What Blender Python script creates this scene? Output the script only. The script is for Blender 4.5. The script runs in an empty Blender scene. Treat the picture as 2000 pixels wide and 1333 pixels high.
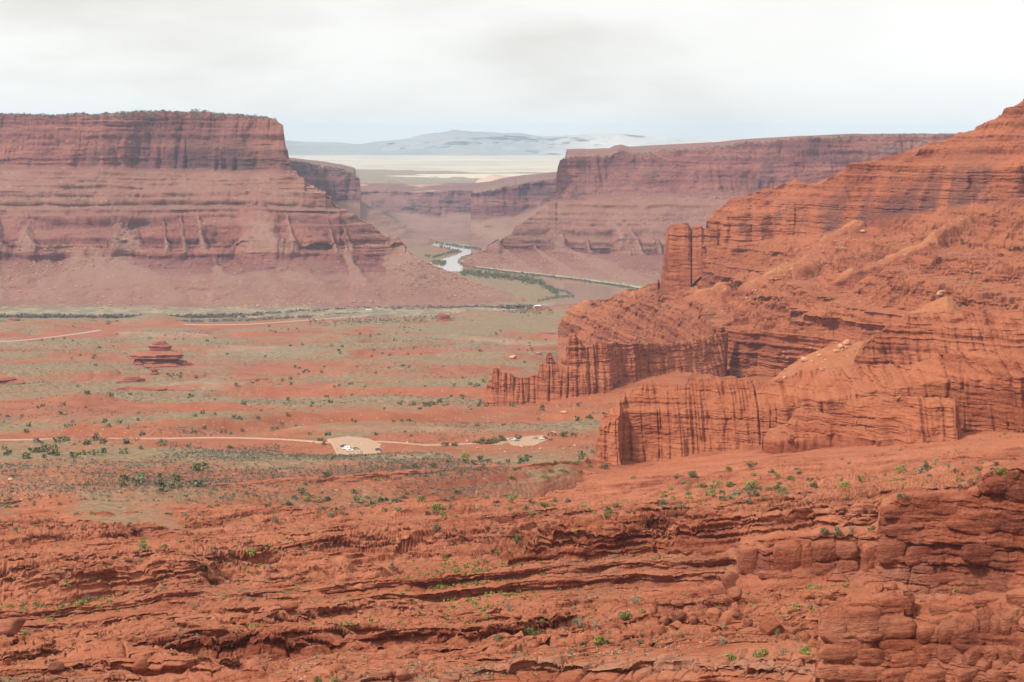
import bpy, math, random, time
import numpy as np
from mathutils import Vector, Matrix
T0 = time.time()
scene = bpy.context.scene
COL = scene.collection
random.seed(7)
RNG = np.random.RandomState(11)

# ------------------------------------------------------------------ camera
F = 3600.0                       # focal length in photograph pixels (2000 wide)
PITCH = math.radians(6.28)
CAMZ = 400.0
CP, SP = math.cos(PITCH), math.sin(PITCH)
cam_d = bpy.data.cameras.new('camera'); cam = bpy.data.objects.new('camera', cam_d); COL.objects.link(cam)
cam.location = (0, 0, CAMZ); cam.rotation_euler = (math.radians(90) - PITCH, 0, 0)
cam_d.sensor_width = 36.0; cam_d.lens = 36.0 * F / 2000.0
cam_d.clip_start = 1.0; cam_d.clip_end = 120000.0
scene.camera = cam
scene.render.resolution_x = 1024; scene.render.resolution_y = 682
scene.view_settings.view_transform = 'Standard'; scene.view_settings.look = 'None'
scene.view_settings.exposure = 0.34; scene.view_settings.gamma = 1.0
scene.view_settings.use_curve_mapping = False
cy = scene.cycles
cy.use_denoising = True; cy.max_bounces = 4; cy.diffuse_bounces = 3; cy.glossy_bounces = 2
cy.transparent_max_bounces = 8; cy.volume_bounces = 2; cy.use_adaptive_sampling = True
cy.adaptive_threshold = 0.01; cy.caustics_reflective = False; cy.caustics_refractive = False

# ------------------------------------------------------------------ world: bright broken overcast over a clear strip at the horizon
SUN_EL, SUN_AZ = math.radians(47), math.radians(238)   # azimuth clockwise from +Y
world = bpy.data.worlds.new('World'); scene.world = world; world.use_nodes = True
nt = world.node_tree; nt.nodes.clear()
def N(nt, t, **k):
    n = nt.nodes.new(t)
    for a, v in k.items(): setattr(n, a, v)
    return n
def setramp(r, pts):
    e = r.color_ramp.elements
    while len(e) > 1: e.remove(e[0])
    e[0].position = pts[0][0]; e[0].color = pts[0][1] if len(pts[0][1]) == 4 else (*pts[0][1], 1)
    for p, c in pts[1:]:
        x = e.new(p); x.color = c if len(c) == 4 else (*c, 1)
out = N(nt, 'ShaderNodeOutputWorld')
sky = N(nt, 'ShaderNodeTexSky', sky_type='NISHITA'); sky.sun_disc = False
sky.sun_elevation = SUN_EL; sky.sun_rotation = SUN_AZ; sky.altitude = 1500; sky.air_density = 1.0; sky.dust_density = 0.6
bg1 = N(nt, 'ShaderNodeBackground'); bg1.inputs['Strength'].default_value = 0.12
nt.links.new(sky.outputs[0], bg1.inputs['Color'])
tc = N(nt, 'ShaderNodeTexCoord'); sep = N(nt, 'ShaderNodeSeparateXYZ'); nt.links.new(tc.outputs['Generated'], sep.inputs[0])
mp = N(nt, 'ShaderNodeMapping'); mp.inputs['Scale'].default_value = (3.2, 3.2, 11.0); nt.links.new(tc.outputs['Generated'], mp.inputs['Vector'])
mp.inputs['Location'].default_value = (0.35, 0.1, 0.0)
cn = N(nt, 'ShaderNodeTexNoise'); cn.inputs['Scale'].default_value = 1.0; cn.inputs['Detail'].default_value = 6; cn.inputs['Roughness'].default_value = 0.5
nt.links.new(mp.outputs[0], cn.inputs['Vector'])
cr = N(nt, 'ShaderNodeValToRGB'); setramp(cr, [(0.30, (0.58, 0.57, 0.525)), (0.41, (0.70, 0.695, 0.655)), (0.50, (0.80, 0.80, 0.765)), (0.66, (0.86, 0.86, 0.835))])
nt.links.new(cn.outputs[0], cr.inputs[0])
bg2 = N(nt, 'ShaderNodeBackground'); bg2.inputs['Strength'].default_value = 1.0
nt.links.new(cr.outputs[0], bg2.inputs['Color'])
# cloud cover falls away just over the horizon
cov = N(nt, 'ShaderNodeMapRange'); cov.inputs['From Min'].default_value = 0.0; cov.inputs['From Max'].default_value = 0.016
cov.inputs['To Min'].default_value = 0.75; cov.inputs['To Max'].default_value = 1.0
ad = N(nt, 'ShaderNodeMath', operation='MULTIPLY_ADD'); ad.inputs[1].default_value = 0.02; ad.inputs[2].default_value = -0.01
nt.links.new(cn.outputs[0], ad.inputs[0])
ad2 = N(nt, 'ShaderNodeMath', operation='ADD'); nt.links.new(ad.outputs[0], ad2.inputs[0]); nt.links.new(sep.outputs['Z'], ad2.inputs[1])
nt.links.new(ad2.outputs[0], cov.inputs['Value'])
mx = N(nt, 'ShaderNodeMixShader'); nt.links.new(cov.outputs[0], mx.inputs[0]); nt.links.new(bg1.outputs[0], mx.inputs[1]); nt.links.new(bg2.outputs[0], mx.inputs[2])
nt.links.new(mx.outputs[0], out.inputs['Surface'])

# ------------------------------------------------------------------ sun behind thin cloud
sd = bpy.data.lights.new('sun', 'SUN'); sun = bpy.data.objects.new('sun', sd); COL.objects.link(sun)
sd.energy = 3.2; sd.angle = math.radians(8); sd.color = (1.0, 0.95, 0.88)
svec = Vector((math.sin(SUN_AZ) * math.cos(SUN_EL), math.cos(SUN_AZ) * math.cos(SUN_EL), math.sin(SUN_EL)))
sun.rotation_euler = svec.to_track_quat('Z', 'Y').to_euler()

# ------------------------------------------------------------------ numpy noise
LT = RNG.rand(64, 64, 64).astype(np.float32)
LTF = LT.ravel()
def vn(x, y, z):
    x = np.asarray(x, np.float32) + 1000.37; y = np.asarray(y, np.float32) + 1000.71; z = np.asarray(z, np.float32) + 1000.13
    xi = np.floor(x); yi = np.floor(y); zi = np.floor(z)
    fx = x - xi; fy = y - yi; fz = z - zi
    fx = fx * fx * (3 - 2 * fx); fy = fy * fy * (3 - 2 * fy); fz = fz * fz * (3 - 2 * fz)
    xi = xi.astype(np.int32); yi = yi.astype(np.int32); zi = zi.astype(np.int32)
    x0 = xi & 63; x1 = (xi + 1) & 63; y0 = yi & 63; y1 = (yi + 1) & 63; z0 = zi & 63; z1 = (zi + 1) & 63
    def L(a, b, t): return a + (b - a) * t
    c0 = L(L(LT[x0, y0, z0], LT[x1, y0, z0], fx), L(LT[x0, y1, z0], LT[x1, y1, z0], fx), fy)
    c1 = L(L(LT[x0, y0, z1], LT[x1, y0, z1], fx), L(LT[x0, y1, z1], LT[x1, y1, z1], fx), fy)
    return L(c0, c1, fz) * 2 - 1
def fbm(x, y, z, o=4, g=0.5, l=2.07):
    s = 0; a = 1; t = 0
    for i in range(o):
        s = s + a * vn(x + 17.3 * i, y + 5.1 * i, z + 9.7 * i); t += a
        a *= g; x = x * l; y = y * l; z = z * l
    return s / t * 1.6
def hsh(i, j):
    return LT[np.int32(i) & 63, np.int32(j) & 63, (np.int32(i) * 7 + np.int32(j) * 13 + 5) & 63]
def worley(x, y, seed=0):
    xi = np.floor(x).astype(np.int32); yi = np.floor(y).astype(np.int32); f1 = np.full(x.shape, 9., np.float32); f2 = f1.copy(); cid = np.zeros(x.shape, np.float32)
    for a in (-1, 0, 1):
        for b in (-1, 0, 1):
            i = xi + a; j = yi + b; q = (i * 1619 + j * 31337 + seed * 6971) & 262143
            r = LTF[q]; r2 = LTF[(q * 7 + 13) & 262143]
            d = (x - i - r) ** 2 + (y - j - r2) ** 2; m = d < f1
            f2 = np.where(m, f1, np.minimum(f2, d)); cid = np.where(m, LTF[(q * 3 + 101) & 262143], cid); f1 = np.where(m, d, f1)
    return np.sqrt(f1), np.sqrt(f2), cid
def sstep(a, b, x):
    t = np.clip((x - a) / (b - a + 1e-9), 0, 1); return t * t * (3 - 2 * t)
def beds_table(mean, seed, lo=-900, hi=1500):
    r = np.random.RandomState(seed); n = int((hi - lo) / mean * 1.3) + 10
    th = mean * np.exp(r.randn(n) * 0.75); return lo + np.cumsum(th)
def in_bed(tab, s):
    k = np.clip(np.searchsorted(tab, s) - 1, 0, len(tab) - 2)
    h = tab[k + 1] - tab[k]; return k, np.clip((s - tab[k]) / h, 0, 1).astype(np.float32), h.astype(np.float32)

def P(px, py, D):
    """a point seen at photograph pixel (px, py) standing D metres ahead"""
    dx = (np.asarray(px, float) - 1000.0) / F; dz = -(np.asarray(py, float) - 666.5) / F
    dy = CP + dz * SP; vz = -SP + dz * CP; t = np.asarray(D, float) / dy
    return np.stack([t * dx, t * dy, CAMZ + t * vz], -1)
def project(p):
    p = np.asarray(p, float); x = p[..., 0]; y = p[..., 1]; z = p[..., 2] - CAMZ
    d = y * CP - z * SP; u = y * SP + z * CP
    return 1000 + F * x / d, 666.5 - F * u / d

def pdist(X, Y, pl):
    d = np.full(X.shape, 1e9, np.float32)
    for (ax, ay), (bx, by) in zip(pl[:-1], pl[1:]):
        vx, vy = bx - ax, by - ay; L2 = vx * vx + vy * vy + 1e-9
        t = np.clip(((X - ax) * vx + (Y - ay) * vy) / L2, 0, 1)
        d = np.minimum(d, np.hypot(X - ax - t * vx, Y - ay - t * vy))
    return d

# ------------------------------------------------------------------ object helpers
def tag(o, label=None, cat=None, group=None, kind=None):
    if label: o['label'] = label
    if cat: o['category'] = cat
    if group: o['group'] = group
    if kind: o['kind'] = kind
    return o
def np_mesh(name, V, Fq, mat, smooth=True, attrs=None):
    V = np.ascontiguousarray(V, np.float32); Fq = np.ascontiguousarray(Fq, np.int32)
    me = bpy.data.meshes.new(name); n = len(Fq); k = Fq.shape[1]
    me.vertices.add(len(V)); me.vertices.foreach_set('co', V.ravel())
    me.loops.add(n * k); me.loops.foreach_set('vertex_index', Fq.ravel())
    me.polygons.add(n); me.polygons.foreach_set('loop_start', np.arange(0, n * k, k, dtype=np.int32))
    me.polygons.foreach_set('loop_total', np.full(n, k, np.int32))
    me.polygons.foreach_set('use_smooth', np.full(n, smooth, bool))
    me.update(calc_edges=True)
    if attrs:
        for an, av in attrs.items():
            a = me.attributes.new(an, 'FLOAT_COLOR', 'POINT'); a.data.foreach_set('color', np.ascontiguousarray(av, np.float32).ravel())
    if mat: me.materials.append(mat)
    return me
def link(name, me, parent=None):
    o = bpy.data.objects.new(name, me); COL.objects.link(o)
    if parent: o.parent = parent
    return o
def grid_faces(nr, nc):
    i = np.arange(nr * nc, dtype=np.int32).reshape(nr, nc)
    return np.stack([i[:-1, :-1], i[:-1, 1:], i[1:, 1:], i[1:, :-1]], -1).reshape(-1, 4)

# ------------------------------------------------------------------ sheets: landforms swept through profile curves
def kn(v, px):
    if isinstance(v, (int, float)): return np.full(len(px), float(v))
    a = np.array(v, float); return np.interp(px, a[:, 0], a[:, 1])
ATT = ('c', 't', 'k', 'f', 'soil', 'veg', 'pale', 'varn')
def C(knots, **a): return ('abs', knots, a)
def R(knots, **a): return ('rel', knots, a)
def cols(x0, x1, step, m0=None, m1=None):
    """column positions: fine inside the frame, coarse beyond it"""
    a = list(np.arange(x0, x1 + .1, step))
    if m0 is not None: a = list(np.linspace(m0, x0, max(3, int((x0 - m0) / (step * 4))))[:-1]) + a
    if m1 is not None: a = a + list(np.linspace(x1, m1, max(3, int((m1 - x1) / (step * 4))))[1:])
    return np.array(a)
ZB = np.full((720, 1400), 1e9, np.float32)     # depth of what is built so far, seen from the camera, 2-pixel cells
ZP = np.zeros((720, 1400, 3), np.float32); VERTS = {}
def zsplat(V, name=None):
    W_ = V.reshape(-1, 3).astype(np.float32); px, py = project(W_); D = W_[:, 1]
    i = np.int32(py / 2); j = np.int32(px / 2 + 200); m = np.flatnonzero((i >= 0) & (i < 720) & (j >= 0) & (j < 1400) & (D > 50))
    m = m[np.argsort(-D[m], kind='stable')]; m = m[D[m] < ZB[i[m], j[m]]]
    ZB[i[m], j[m]] = D[m]; ZP[i[m], j[m]] = W_[m]
    if name: VERTS[name] = V.astype(np.float32)
def stand(px, py):
    """the point of the built ground seen at a pixel"""
    i = int(py / 2); j = int(px / 2 + 200); best = None
    for r in (0, 1, 2):
        c = [(ZB[i + a, j + b], a, b) for a in range(-r, r + 1) for b in range(-r, r + 1) if ZB[i + a, j + b] < 1e8]
        if c: q = min(c); return ZP[i + q[1], j + q[2]].copy()
    return None
def zdepth(px, py):
    i = np.clip(np.int32(np.asarray(py) / 2), 1, 718); j = np.clip(np.int32(np.asarray(px) / 2 + 200), 1, 1398)
    r = np.array([np.median([ZB[a + da, b + db] for da in (-1, 0, 1) for db in (-1, 0, 1) if ZB[a + da, b + db] < 1e8] or [np.nan]) for a, b in zip(i, j)])
    ok = ~np.isnan(r)
    return np.interp(np.arange(len(r)), np.flatnonzero(ok), r[ok]) if ok.any() else None
def sheet(name, px, curves, rows, prm, mat, sil=None, back_first=0):
    """curves run from the back (far) to the front base; rows[i] = divisions between curve i and i+1"""
    px = np.asarray(px, float); nc = len(px); pts = []; at = []
    absD = None
    silY = silD = None
    if sil is not None:
        s = np.array(sil, float); silY = np.interp(px, s[:, 0], s[:, 1]); silD = np.interp(px, s[:, 0], s[:, 2])
    tmp = {}; clamp = {}
    snapi = None; snapd = None
    if prm.get('snap'):
        snapi = max(i for i, c_ in enumerate(curves) if c_[0] == 'abs')
    for i, (ty, kk, a) in ([(snapi, curves[snapi])] if snapi is not None else []) + [(q, c_) for q, c_ in enumerate(curves) if q != snapi]:
        if ty == 'abs':
            k = np.array(kk, float); y = np.interp(px, k[:, 0], k[:, 1]); D = np.interp(px, k[:, 0], k[:, 2])
            if silY is not None:
                m = y < silY; y = np.where(m, silY, y); D = np.where(m, silD, D); clamp[i] = m
            if i == snapi:
                zd = np.clip(zdepth(px, y - 1.0), D - 80, D + 90); zd = np.convolve(np.pad(zd, 60, 'edge'), np.ones(121) / 121, 'valid')
                snapd = zd - D - prm.get('snapoff', 0); D = D + snapd
            elif snapd is not None: D = D + snapd
            tmp[i] = P(px, y, D)
    for i, (ty, kk, a) in enumerate(curves):
        if ty == 'rel':
            j = i + 1 if i < back_first else i - 1
            while j not in tmp: j = j + 1 if i < back_first else j - 1
            k = np.array(kk, float); dD = np.interp(px, k[:, 0], k[:, 1]); dz = np.interp(px, k[:, 0], k[:, 2])
            b = tmp[j].copy(); r = (b[:, 1] + dD) / b[:, 1]; b[:, 0] *= r; b[:, 1] += dD; b[:, 2] += dz; tmp[i] = b
    for i, (ty, kk, a) in enumerate(curves):
        pts.append(tmp[i]); aa_ = np.stack([kn(a.get(q, 0), px) for q in ATT], -1)
        if i in clamp:
            aa_[clamp[i]] *= np.array([.25, 1, .3, 1, 1, 1, 1, 0]); aa_[clamp[i], 1] = np.maximum(aa_[clamp[i], 1], .6); aa_[clamp[i], 6] = np.maximum(aa_[clamp[i], 6], .35)
        at.append(aa_)
    PR, AR = [], []
    for i in range(len(pts) - 1):
        n = rows[i]; t = np.linspace(0, 1, n + 1)[:-1 if i < len(pts) - 2 else None]
        PR.append(pts[i][None] * (1 - t[:, None, None]) + pts[i + 1][None] * t[:, None, None])
        AR.append(at[i][None] * (1 - t[:, None, None]) + at[i + 1][None] * t[:, None, None])
    B = np.concatenate(PR).astype(np.float64); A = np.concatenate(AR)
    V, M = displace(B, A, prm, sil is not None)
    zsplat(V, name)
    nr = B.shape[0]
    me = np_mesh(name, V.reshape(-1, 3), grid_faces(nr, nc)[:, ::-1], mat, prm.get('smooth', True), {'M': M.reshape(-1, 4)})
    o = link(name, me)
    print(name, nr * nc, round(time.time() - T0, 1))
    return o

def displace(B, A, prm, fixdir=False):
    a = {q: A[..., i].astype(np.float32) for i, q in enumerate(ATT)}
    # horizontal facing from a blurred base normal
    du = np.gradient(B, axis=1); dv = np.gradient(B, axis=0)
    Nn = np.cross(du, dv); ln = np.linalg.norm(Nn, axis=-1, keepdims=True); Nn = Nn / np.maximum(ln, 1e-6) * (ln > 1e-4)
    Nn *= np.where(Nn[..., 1:2] * B[..., 1:2] + Nn[..., 0:1] * B[..., 0:1] + Nn[..., 2:3] * (B[..., 2:3] - CAMZ) > 0, -1, 1)
    for ax, w in ((0, 4), (1, 6)):
        K = np.cumsum(np.concatenate([np.repeat(Nn.take([0], ax), w + 1, ax), Nn, np.repeat(Nn.take([-1], ax), w, ax)], ax), ax)
        n = Nn.shape[ax]; Nn = K.take(range(2 * w + 1, 2 * w + 1 + n), ax) - K.take(range(0, n), ax) if 2 * w + 1 + n <= K.shape[ax] else K.take(range(2 * w, 2 * w + n), ax) - np.concatenate([K.take([0], ax) * 0, K.take(range(0, n - 1), ax)], ax)
    Hn = Nn.copy(); Hn[..., 2] = 0
    toc = B.copy(); toc[..., 2] = 0; toc /= -np.maximum(np.linalg.norm(toc, axis=-1, keepdims=True), 1e-6)
    Hn = Hn / np.maximum(np.linalg.norm(Nn, axis=-1, keepdims=True), 1e-6) + prm.get('toc', .45) * toc
    Hn /= np.maximum(np.linalg.norm(Hn, axis=-1, keepdims=True), 1e-6)
    if fixdir: Hn = toc
    V = B.copy(); x, y, z = [V[..., i].astype(np.float32) for i in range(3)]
    ox, oy, oz = prm.get('off', (0, 0, 0)); x = x + ox; y = y + oy
    dpx, dpy = prm.get('dip', (0, 0))
    w1, wl1 = prm.get('warp', (0, 50))
    fan = None
    if 'fans' in prm:
        famp, fwl = prm['fans']
        fan = fbm(x / fwl, y / (4 * fwl), z / (fwl * 6) + 3.3, 3)
        fan = sstep(-0.05, 0.45, fan)
        jag = fbm(x / (fwl * .25), y / (fwl * .25), z / (fwl * .8), 3)
        fan = np.clip(fan + 0.25 * jag * (fan > 0.02) * (fan < .98), 0, 1)
    if 'cones' in prm:
        fan = np.zeros_like(x); lat = x + .25 * y
        for ci, (zl, zh, wl, tl, th_) in enumerate(prm['cones']):
            zr = (z - zl) / (zh - zl)
            n1 = 1 - np.abs(vn(lat / wl + 9.7 * ci, 0 * x + 3.1 * ci, 0 * x + .4)) * 2.4 + .25 * vn(lat / wl * .37, 0 * x + ci, 0 * x)
            n1 = n1 + .2 * fbm(x / (wl * .3), y / (wl * .3), z / (wl * .5), 4)
            m_ = sstep(-.1, .5, n1 - (tl + (th_ - tl) * np.clip(zr, 0, 1.2))) * (zr > -.05) * (zr < 1.15)
            fan = np.maximum(fan, m_)
    fw = a['f']
    f_ = fan * fw if fan is not None else 0 * fw
    # big base relief (vertical)
    if 'relief' in prm:
        for amp, wl in prm['relief']:
            z = z + (amp * fbm(x / (wl * prm.get('an', 1)), y / wl, 0 * z + wl * .013, 4) * (1 - a['k'] * .0)) * np.maximum(a['t'], a['soil'] * .6)
    for pl, hh_, ww_ in prm.get('ribs', ()):
        q = pdist(V[..., 0], V[..., 1], pl); jj = .75 + .5 * vn(x / 30, y / 30, 0 * x)
        e = np.exp(-(q / ww_) ** 1.5) * jj * np.clip(a['soil'] * 3, 0, 1); z = z + hh_ * e
        a['pale'] = np.maximum(a['pale'], sstep(.45, .95, e)); a['soil'] = np.maximum(a['soil'], sstep(.2, .6, e)); a['t'] = a['t'] * (1 - .9 * sstep(.1, .5, e)); a['c'] = a['c'] * (1 - sstep(.1, .5, e))
    s = z - dpx * x - dpy * y
    if w1: s = s + w1 * fbm(x / wl1, y / wl1, z / wl1, 3)
    und = 0 * z
    for si, (amp, wl) in enumerate(prm.get('slabs', ())):
        wx_ = .35 * wl * vn(x / wl, y / wl, 0 * x + si); f1, f2, cid = worley((x + wx_) / (wl * 1.7), (y - wx_) / wl, si)
        gt = sstep(-.25, .2, fbm(x / (wl * 9), y / (wl * 6), 0 * x + 2.2 + si, 3) + prm.get('slabb', 0.)) * np.maximum(a['t'], .4 * a['soil']) * (1 - .8 * a['c'])
        z = z + gt * amp * ((cid - .35) * 1.3 - 1.1 * sstep(.16, .0, f2 - f1) - .5 * f1)
    # terraces
    if 'terr' in prm:
        for ti, (H, stg, aa) in enumerate(prm['terr']):
            tab = beds_table(H, 3 + ti * 5 + prm.get('seed', 0)); k, t, h = in_bed(tab, s)
            ww = stg * np.clip(a['t'] * (1 - f_), 0, 1) * sstep(-0.5, 0.15, fbm(x / (H * prm.get('gw', 14)), y / (H * prm.get('gw', 14)), k * 1.7 + 0.5, 3) + prm.get('terrb', .1))
            g = np.clip((t - aa) / (1 - aa), 0, 1)
            z = z + ww * h * (g - t); s = s + ww * h * (g - t)
            lip = np.maximum(sstep(.45, .8, g), sstep(.5, .0, t)) - .5
            und = und + prm.get('under', .7) * ww * np.minimum(h, H * 1.5) * lip * (.6 + .8 * hsh(k, 3 * k + 1))
    d = und
    if 'butt' in prm:
        for amp, wl in prm['butt']:
            d = d + amp * fbm(x / wl, y / wl, z / (wl * 5), 3)
    # vertical flutes
    if 'flute' in prm:
        for fi, fl_ in enumerate(prm['flute']):
            amp, wl = fl_[:2]
            wx = x + .06 * y + wl * .7 * vn(x / wl / 3, y / wl / 12, z / wl / 12)
            n = vn(wx / wl + 7 * fi, y / (wl * 9), z / (wl * prm.get('flen', 14)))
            n2 = 1.35 * np.exp(-(n / .17) ** 2) - .25 if len(fl_) > 2 else 1 - np.abs(n) * 2.2
            gate = sstep(-.3, .4, vn(x / (wl * 7), y / (wl * 7), s / (wl * 2.5) + 4 * fi)) if prm.get('fgate', True) else .3 + .7 * sstep(-.4, .3, vn(x / (wl * 5), y / (wl * 20), s / (wl * 4) + 4 * fi))
            d = d - amp * np.clip(n2, -0.4, 1) ** 1 * a['c'] * gate
    # beds broken into blocks with rounded edges
    if 'beds' in prm:
        for bi, (amp, H, W, cr_, pil) in enumerate(prm['beds']):
            sw = s + .22 * H * fbm(x / (W * .6), y / (W * .6), z / H, 2)
            tab = beds_table(H, 21 + bi * 3 + prm.get('seed', 0)); k, t, h = in_bed(tab, sw)
            prot = hsh(k, k * 3 + 7) * 2 - 1
            lat = x * .93 + y * .37
            u = (lat + .3 * W * fbm(x / W, y / W, z / (H * 3), 2)) / (W * (.5 + hsh(k, 11 + k))) + 37 * hsh(k, k + 1)
            ui = np.floor(u); tu = u - ui
            br = hsh(ui, k) * 2 - 1
            ev = np.minimum(t, 1 - t) * h; eu = np.minimum(tu, 1 - tu) * W
            r = pil * H
            pv = np.clip(ev / r, 0, 1); pu = np.clip(eu / (r * .9), 0, 1)
            pil_ = np.sqrt(1 - (1 - pv) ** 2) * np.where(prm.get('joint', True), .35 + .65 * np.sqrt(1 - (1 - pu) ** 2), 1)
            jw = sstep(-.3, .2, vn(x / (W * 4), y / (W * 4), s / (H * 4) + 8.8))
            pil_ = 1 - (1 - pil_) * (0.35 + .65 * jw)
            wgt = np.maximum(a['c'], a['t'] * prm.get('bt', .5)) * (1 - f_ * .9)
            d = d + amp * (.55 * prot + .45 * br) * wgt - cr_ * (1 - pil_) * wgt
    if 'lam' in prm:
        for li, (amp, H) in enumerate(prm['lam']):
            n = vn(x / (H * 9), y / (H * 9), s / H + 3.1 * li)
            n = np.tanh(3.2 * n + .6)
            d = d + amp * n * np.maximum(a['c'], a['t'] * prm.get('lt', .6)) * (1 - f_)
    if 'fbm' in prm:
        for amp, wl in prm['fbm']:
            q = fbm(x / wl, y / wl, z / wl, 4)
            d = d + amp * q; z = z + .35 * amp * vn(y / wl, x / wl, z / wl) * (1 - a['c'])
    if fan is not None:
        d = d + prm['fans'][0] * f_ * 1.0
    if 'crest' in prm:
        for amp, wl in prm['crest']:
            q = x / wl; qi = vn(q, y / wl, 0 * z + .3)
            z = z + amp * (np.tanh(4 * qi) * .6 + .4 * vn(q * 4, y / wl * 4, 0 * z)) * a['k']
    V[..., 0] += Hn[..., 0] * d; V[..., 1] += Hn[..., 1] * d; V[..., 2] = z
    M = np.stack([np.clip(a['soil'], 0, 1), np.clip(a['veg'], 0, 1), np.clip(np.maximum(a['pale'], f_), 0, 1), np.clip(a['varn'] * (1 - f_), 0, 1)], -1)
    return V, M

# ------------------------------------------------------------------ materials
def new_mat(name, rough=.95):
    m = bpy.data.materials.new(name); m.use_nodes = True; t = m.node_tree
    b = t.nodes['Principled BSDF']; b.inputs['Roughness'].default_value = rough; b.inputs['Specular IOR Level'].default_value = .15
    return m, t, b
def simple(name, col, rough=.8, metal=0, spec=.3, var=0.0, vs=1.0):
    m, t, b = new_mat(name, rough); b.inputs['Base Color'].default_value = (*col, 1); b.inputs['Metallic'].default_value = metal
    b.inputs['Specular IOR Level'].default_value = spec
    if var:
        g = N(t, 'ShaderNodeNewGeometry'); n = N(t, 'ShaderNodeTexNoise'); n.inputs['Scale'].default_value = vs; n.inputs['Detail'].default_value = 3
        t.links.new(g.outputs['Position'], n.inputs['Vector']); r = N(t, 'ShaderNodeValToRGB')
        setramp(r, [(.3, tuple(c * (1 - var) for c in col)), (.7, tuple(min(1, c * (1 + var)) for c in col))])
        t.links.new(n.outputs[0], r.inputs[0]); t.links.new(r.outputs[0], b.inputs['Base Color'])
    return m

def rock_mat(name, S, rock, soil, pale=(.36, .22, .15), veg=(.16, .17, .11), varn=(.065, .035, .038), bump=1.0, dip=(0, 0), vegS=None,
             flat=(.55, .8), boulders=True, strat=1.0, speck=None):
    """S: size in metres of one bed; rock: dark, mid, light colours; soil: two colours"""
    m, t, b = new_mat(name)
    L = t.links.new
    g = N(t, 'ShaderNodeNewGeometry')
    sp = N(t, 'ShaderNodeSeparateXYZ'); L(g.outputs['Position'], sp.inputs[0])
    def math_(op, a, b_=None, c=None, clamp=False):
        n = N(t, 'ShaderNodeMath', operation=op, use_clamp=clamp)
        for i, v in enumerate((a, b_, c)):
            if v is None: continue
            if isinstance(v, (int, float)): n.inputs[i].default_value = v
            else: L(v, n.inputs[i])
        return n.outputs[0]
    def noise(vec, sc, det=4, ro=.55, w=None):
        n = N(t, 'ShaderNodeTexNoise'); n.inputs['Scale'].default_value = sc; n.inputs['Detail'].default_value = det; n.inputs['Roughness'].default_value = ro
        L(vec, n.inputs['Vector']); return n.outputs[0]
    def mapv(scale, vec=None):
        n = N(t, 'ShaderNodeVectorMath', operation='MULTIPLY'); n.inputs[1].default_value = scale
        L(vec or g.outputs['Position'], n.inputs[0]); return n.outputs[0]
    def mr(v, a, b_, c=0., d=1.):
        n = N(t, 'ShaderNodeMapRange'); n.interpolation_type = 'SMOOTHSTEP'
        for i, q in enumerate((a, b_, c, d)): n.inputs[i + 1].default_value = q
        L(v, n.inputs[0]); return n.outputs[0]
    def mix(f, a, c):
        n = N(t, 'ShaderNodeMix', data_type='RGBA')
        if isinstance(f, float): n.inputs[0].default_value = f
        else: L(f, n.inputs[0])
        for i, v in ((6, a), (7, c)):
            if isinstance(v, tuple): n.inputs[i].default_value = (*v, 1)
            else: L(v, n.inputs[i])
        return n.outputs[2]
    zz = math_('ADD', sp.outputs[2], math_('ADD', math_('MULTIPLY', sp.outputs[0], -dip[0]), math_('MULTIPLY', sp.outputs[1], -dip[1])))
    cb = N(t, 'ShaderNodeCombineXYZ'); L(sp.outputs[0], cb.inputs[0]); L(sp.outputs[1], cb.inputs[1]); L(zz, cb.inputs[2])
    pos = cb.outputs[0]
    bands = noise(mapv((.02 / S, .02 / S, .55 / S), pos), 1, 5, .65)
    big = noise(pos, .035 / S, 5, .6)
    fine = noise(pos, 1.6 / S, 6, .8)
    v = math_('ADD', math_('MULTIPLY', bands, .6 * strat), math_('ADD', math_('MULTIPLY', big, .9 - .3 * strat), math_('MULTIPLY', fine, .45)))
    rr = N(t, 'ShaderNodeValToRGB'); setramp(rr, [(.40, rock[0]), (.56, rock[1]), (.70, rock[2])]); L(math_('SUBTRACT', v, .18), rr.inputs[0])
    col = rr.outputs[0]
    at = N(t, 'ShaderNodeAttribute', attribute_name='M'); sa = N(t, 'ShaderNodeSeparateColor'); L(at.outputs['Color'], sa.inputs[0])
    soilA, vegA, paleA, varnA = sa.outputs[0], sa.outputs[1], sa.outputs[2], at.outputs['Alpha']
    # desert varnish: dark streaks running down the faces
    st = noise(mapv((.16 / S, .16 / S, .018 / S)), 1, 5, .6)
    st2 = noise(mapv((.04 / S, .04 / S, .03 / S)), 1, 3, .5)
    stm = math_('MULTIPLY', mr(math_('ADD', math_('MULTIPLY', st, .6), math_('MULTIPLY', st2, .6)), .57, .68), varnA)
    col = mix(math_('MULTIPLY', stm, .8), col, varn)
    # soil on flats
    nz = N(t, 'ShaderNodeSeparateXYZ'); L(g.outputs['Normal'], nz.inputs[0])
    up = mr(math_('ADD', nz.outputs[2], math_('MULTIPLY', math_('SUBTRACT', big, .5), .5)), flat[0], flat[1])
    so = N(t, 'ShaderNodeValToRGB'); setramp(so, [(.35, soil[0]), (.62, soil[1])]); L(noise(pos, .12 / S, 5, .6), so.inputs[0])
    soc = mix(fine, tuple(c * .62 for c in soil[0]), tuple(min(1, c * 1.25) for c in soil[1])); sos = mix(.45, so.outputs[0], soc)
    sm = math_('MAXIMUM', math_('MULTIPLY', up, .75), mr(math_('ADD', soilA, math_('MULTIPLY', math_('SUBTRACT', noise(pos, .1 / S, 4, .6), .5), .7)), .35, .65))
    col = mix(sm, col, sos)
    # pale talus
    pm = mr(math_('ADD', paleA, math_('MULTIPLY', math_('SUBTRACT', noise(mapv((.2 / S, .08 / S, .05 / S)), 1, 6, .7), .5), 1.1)), .2, .95)
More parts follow.
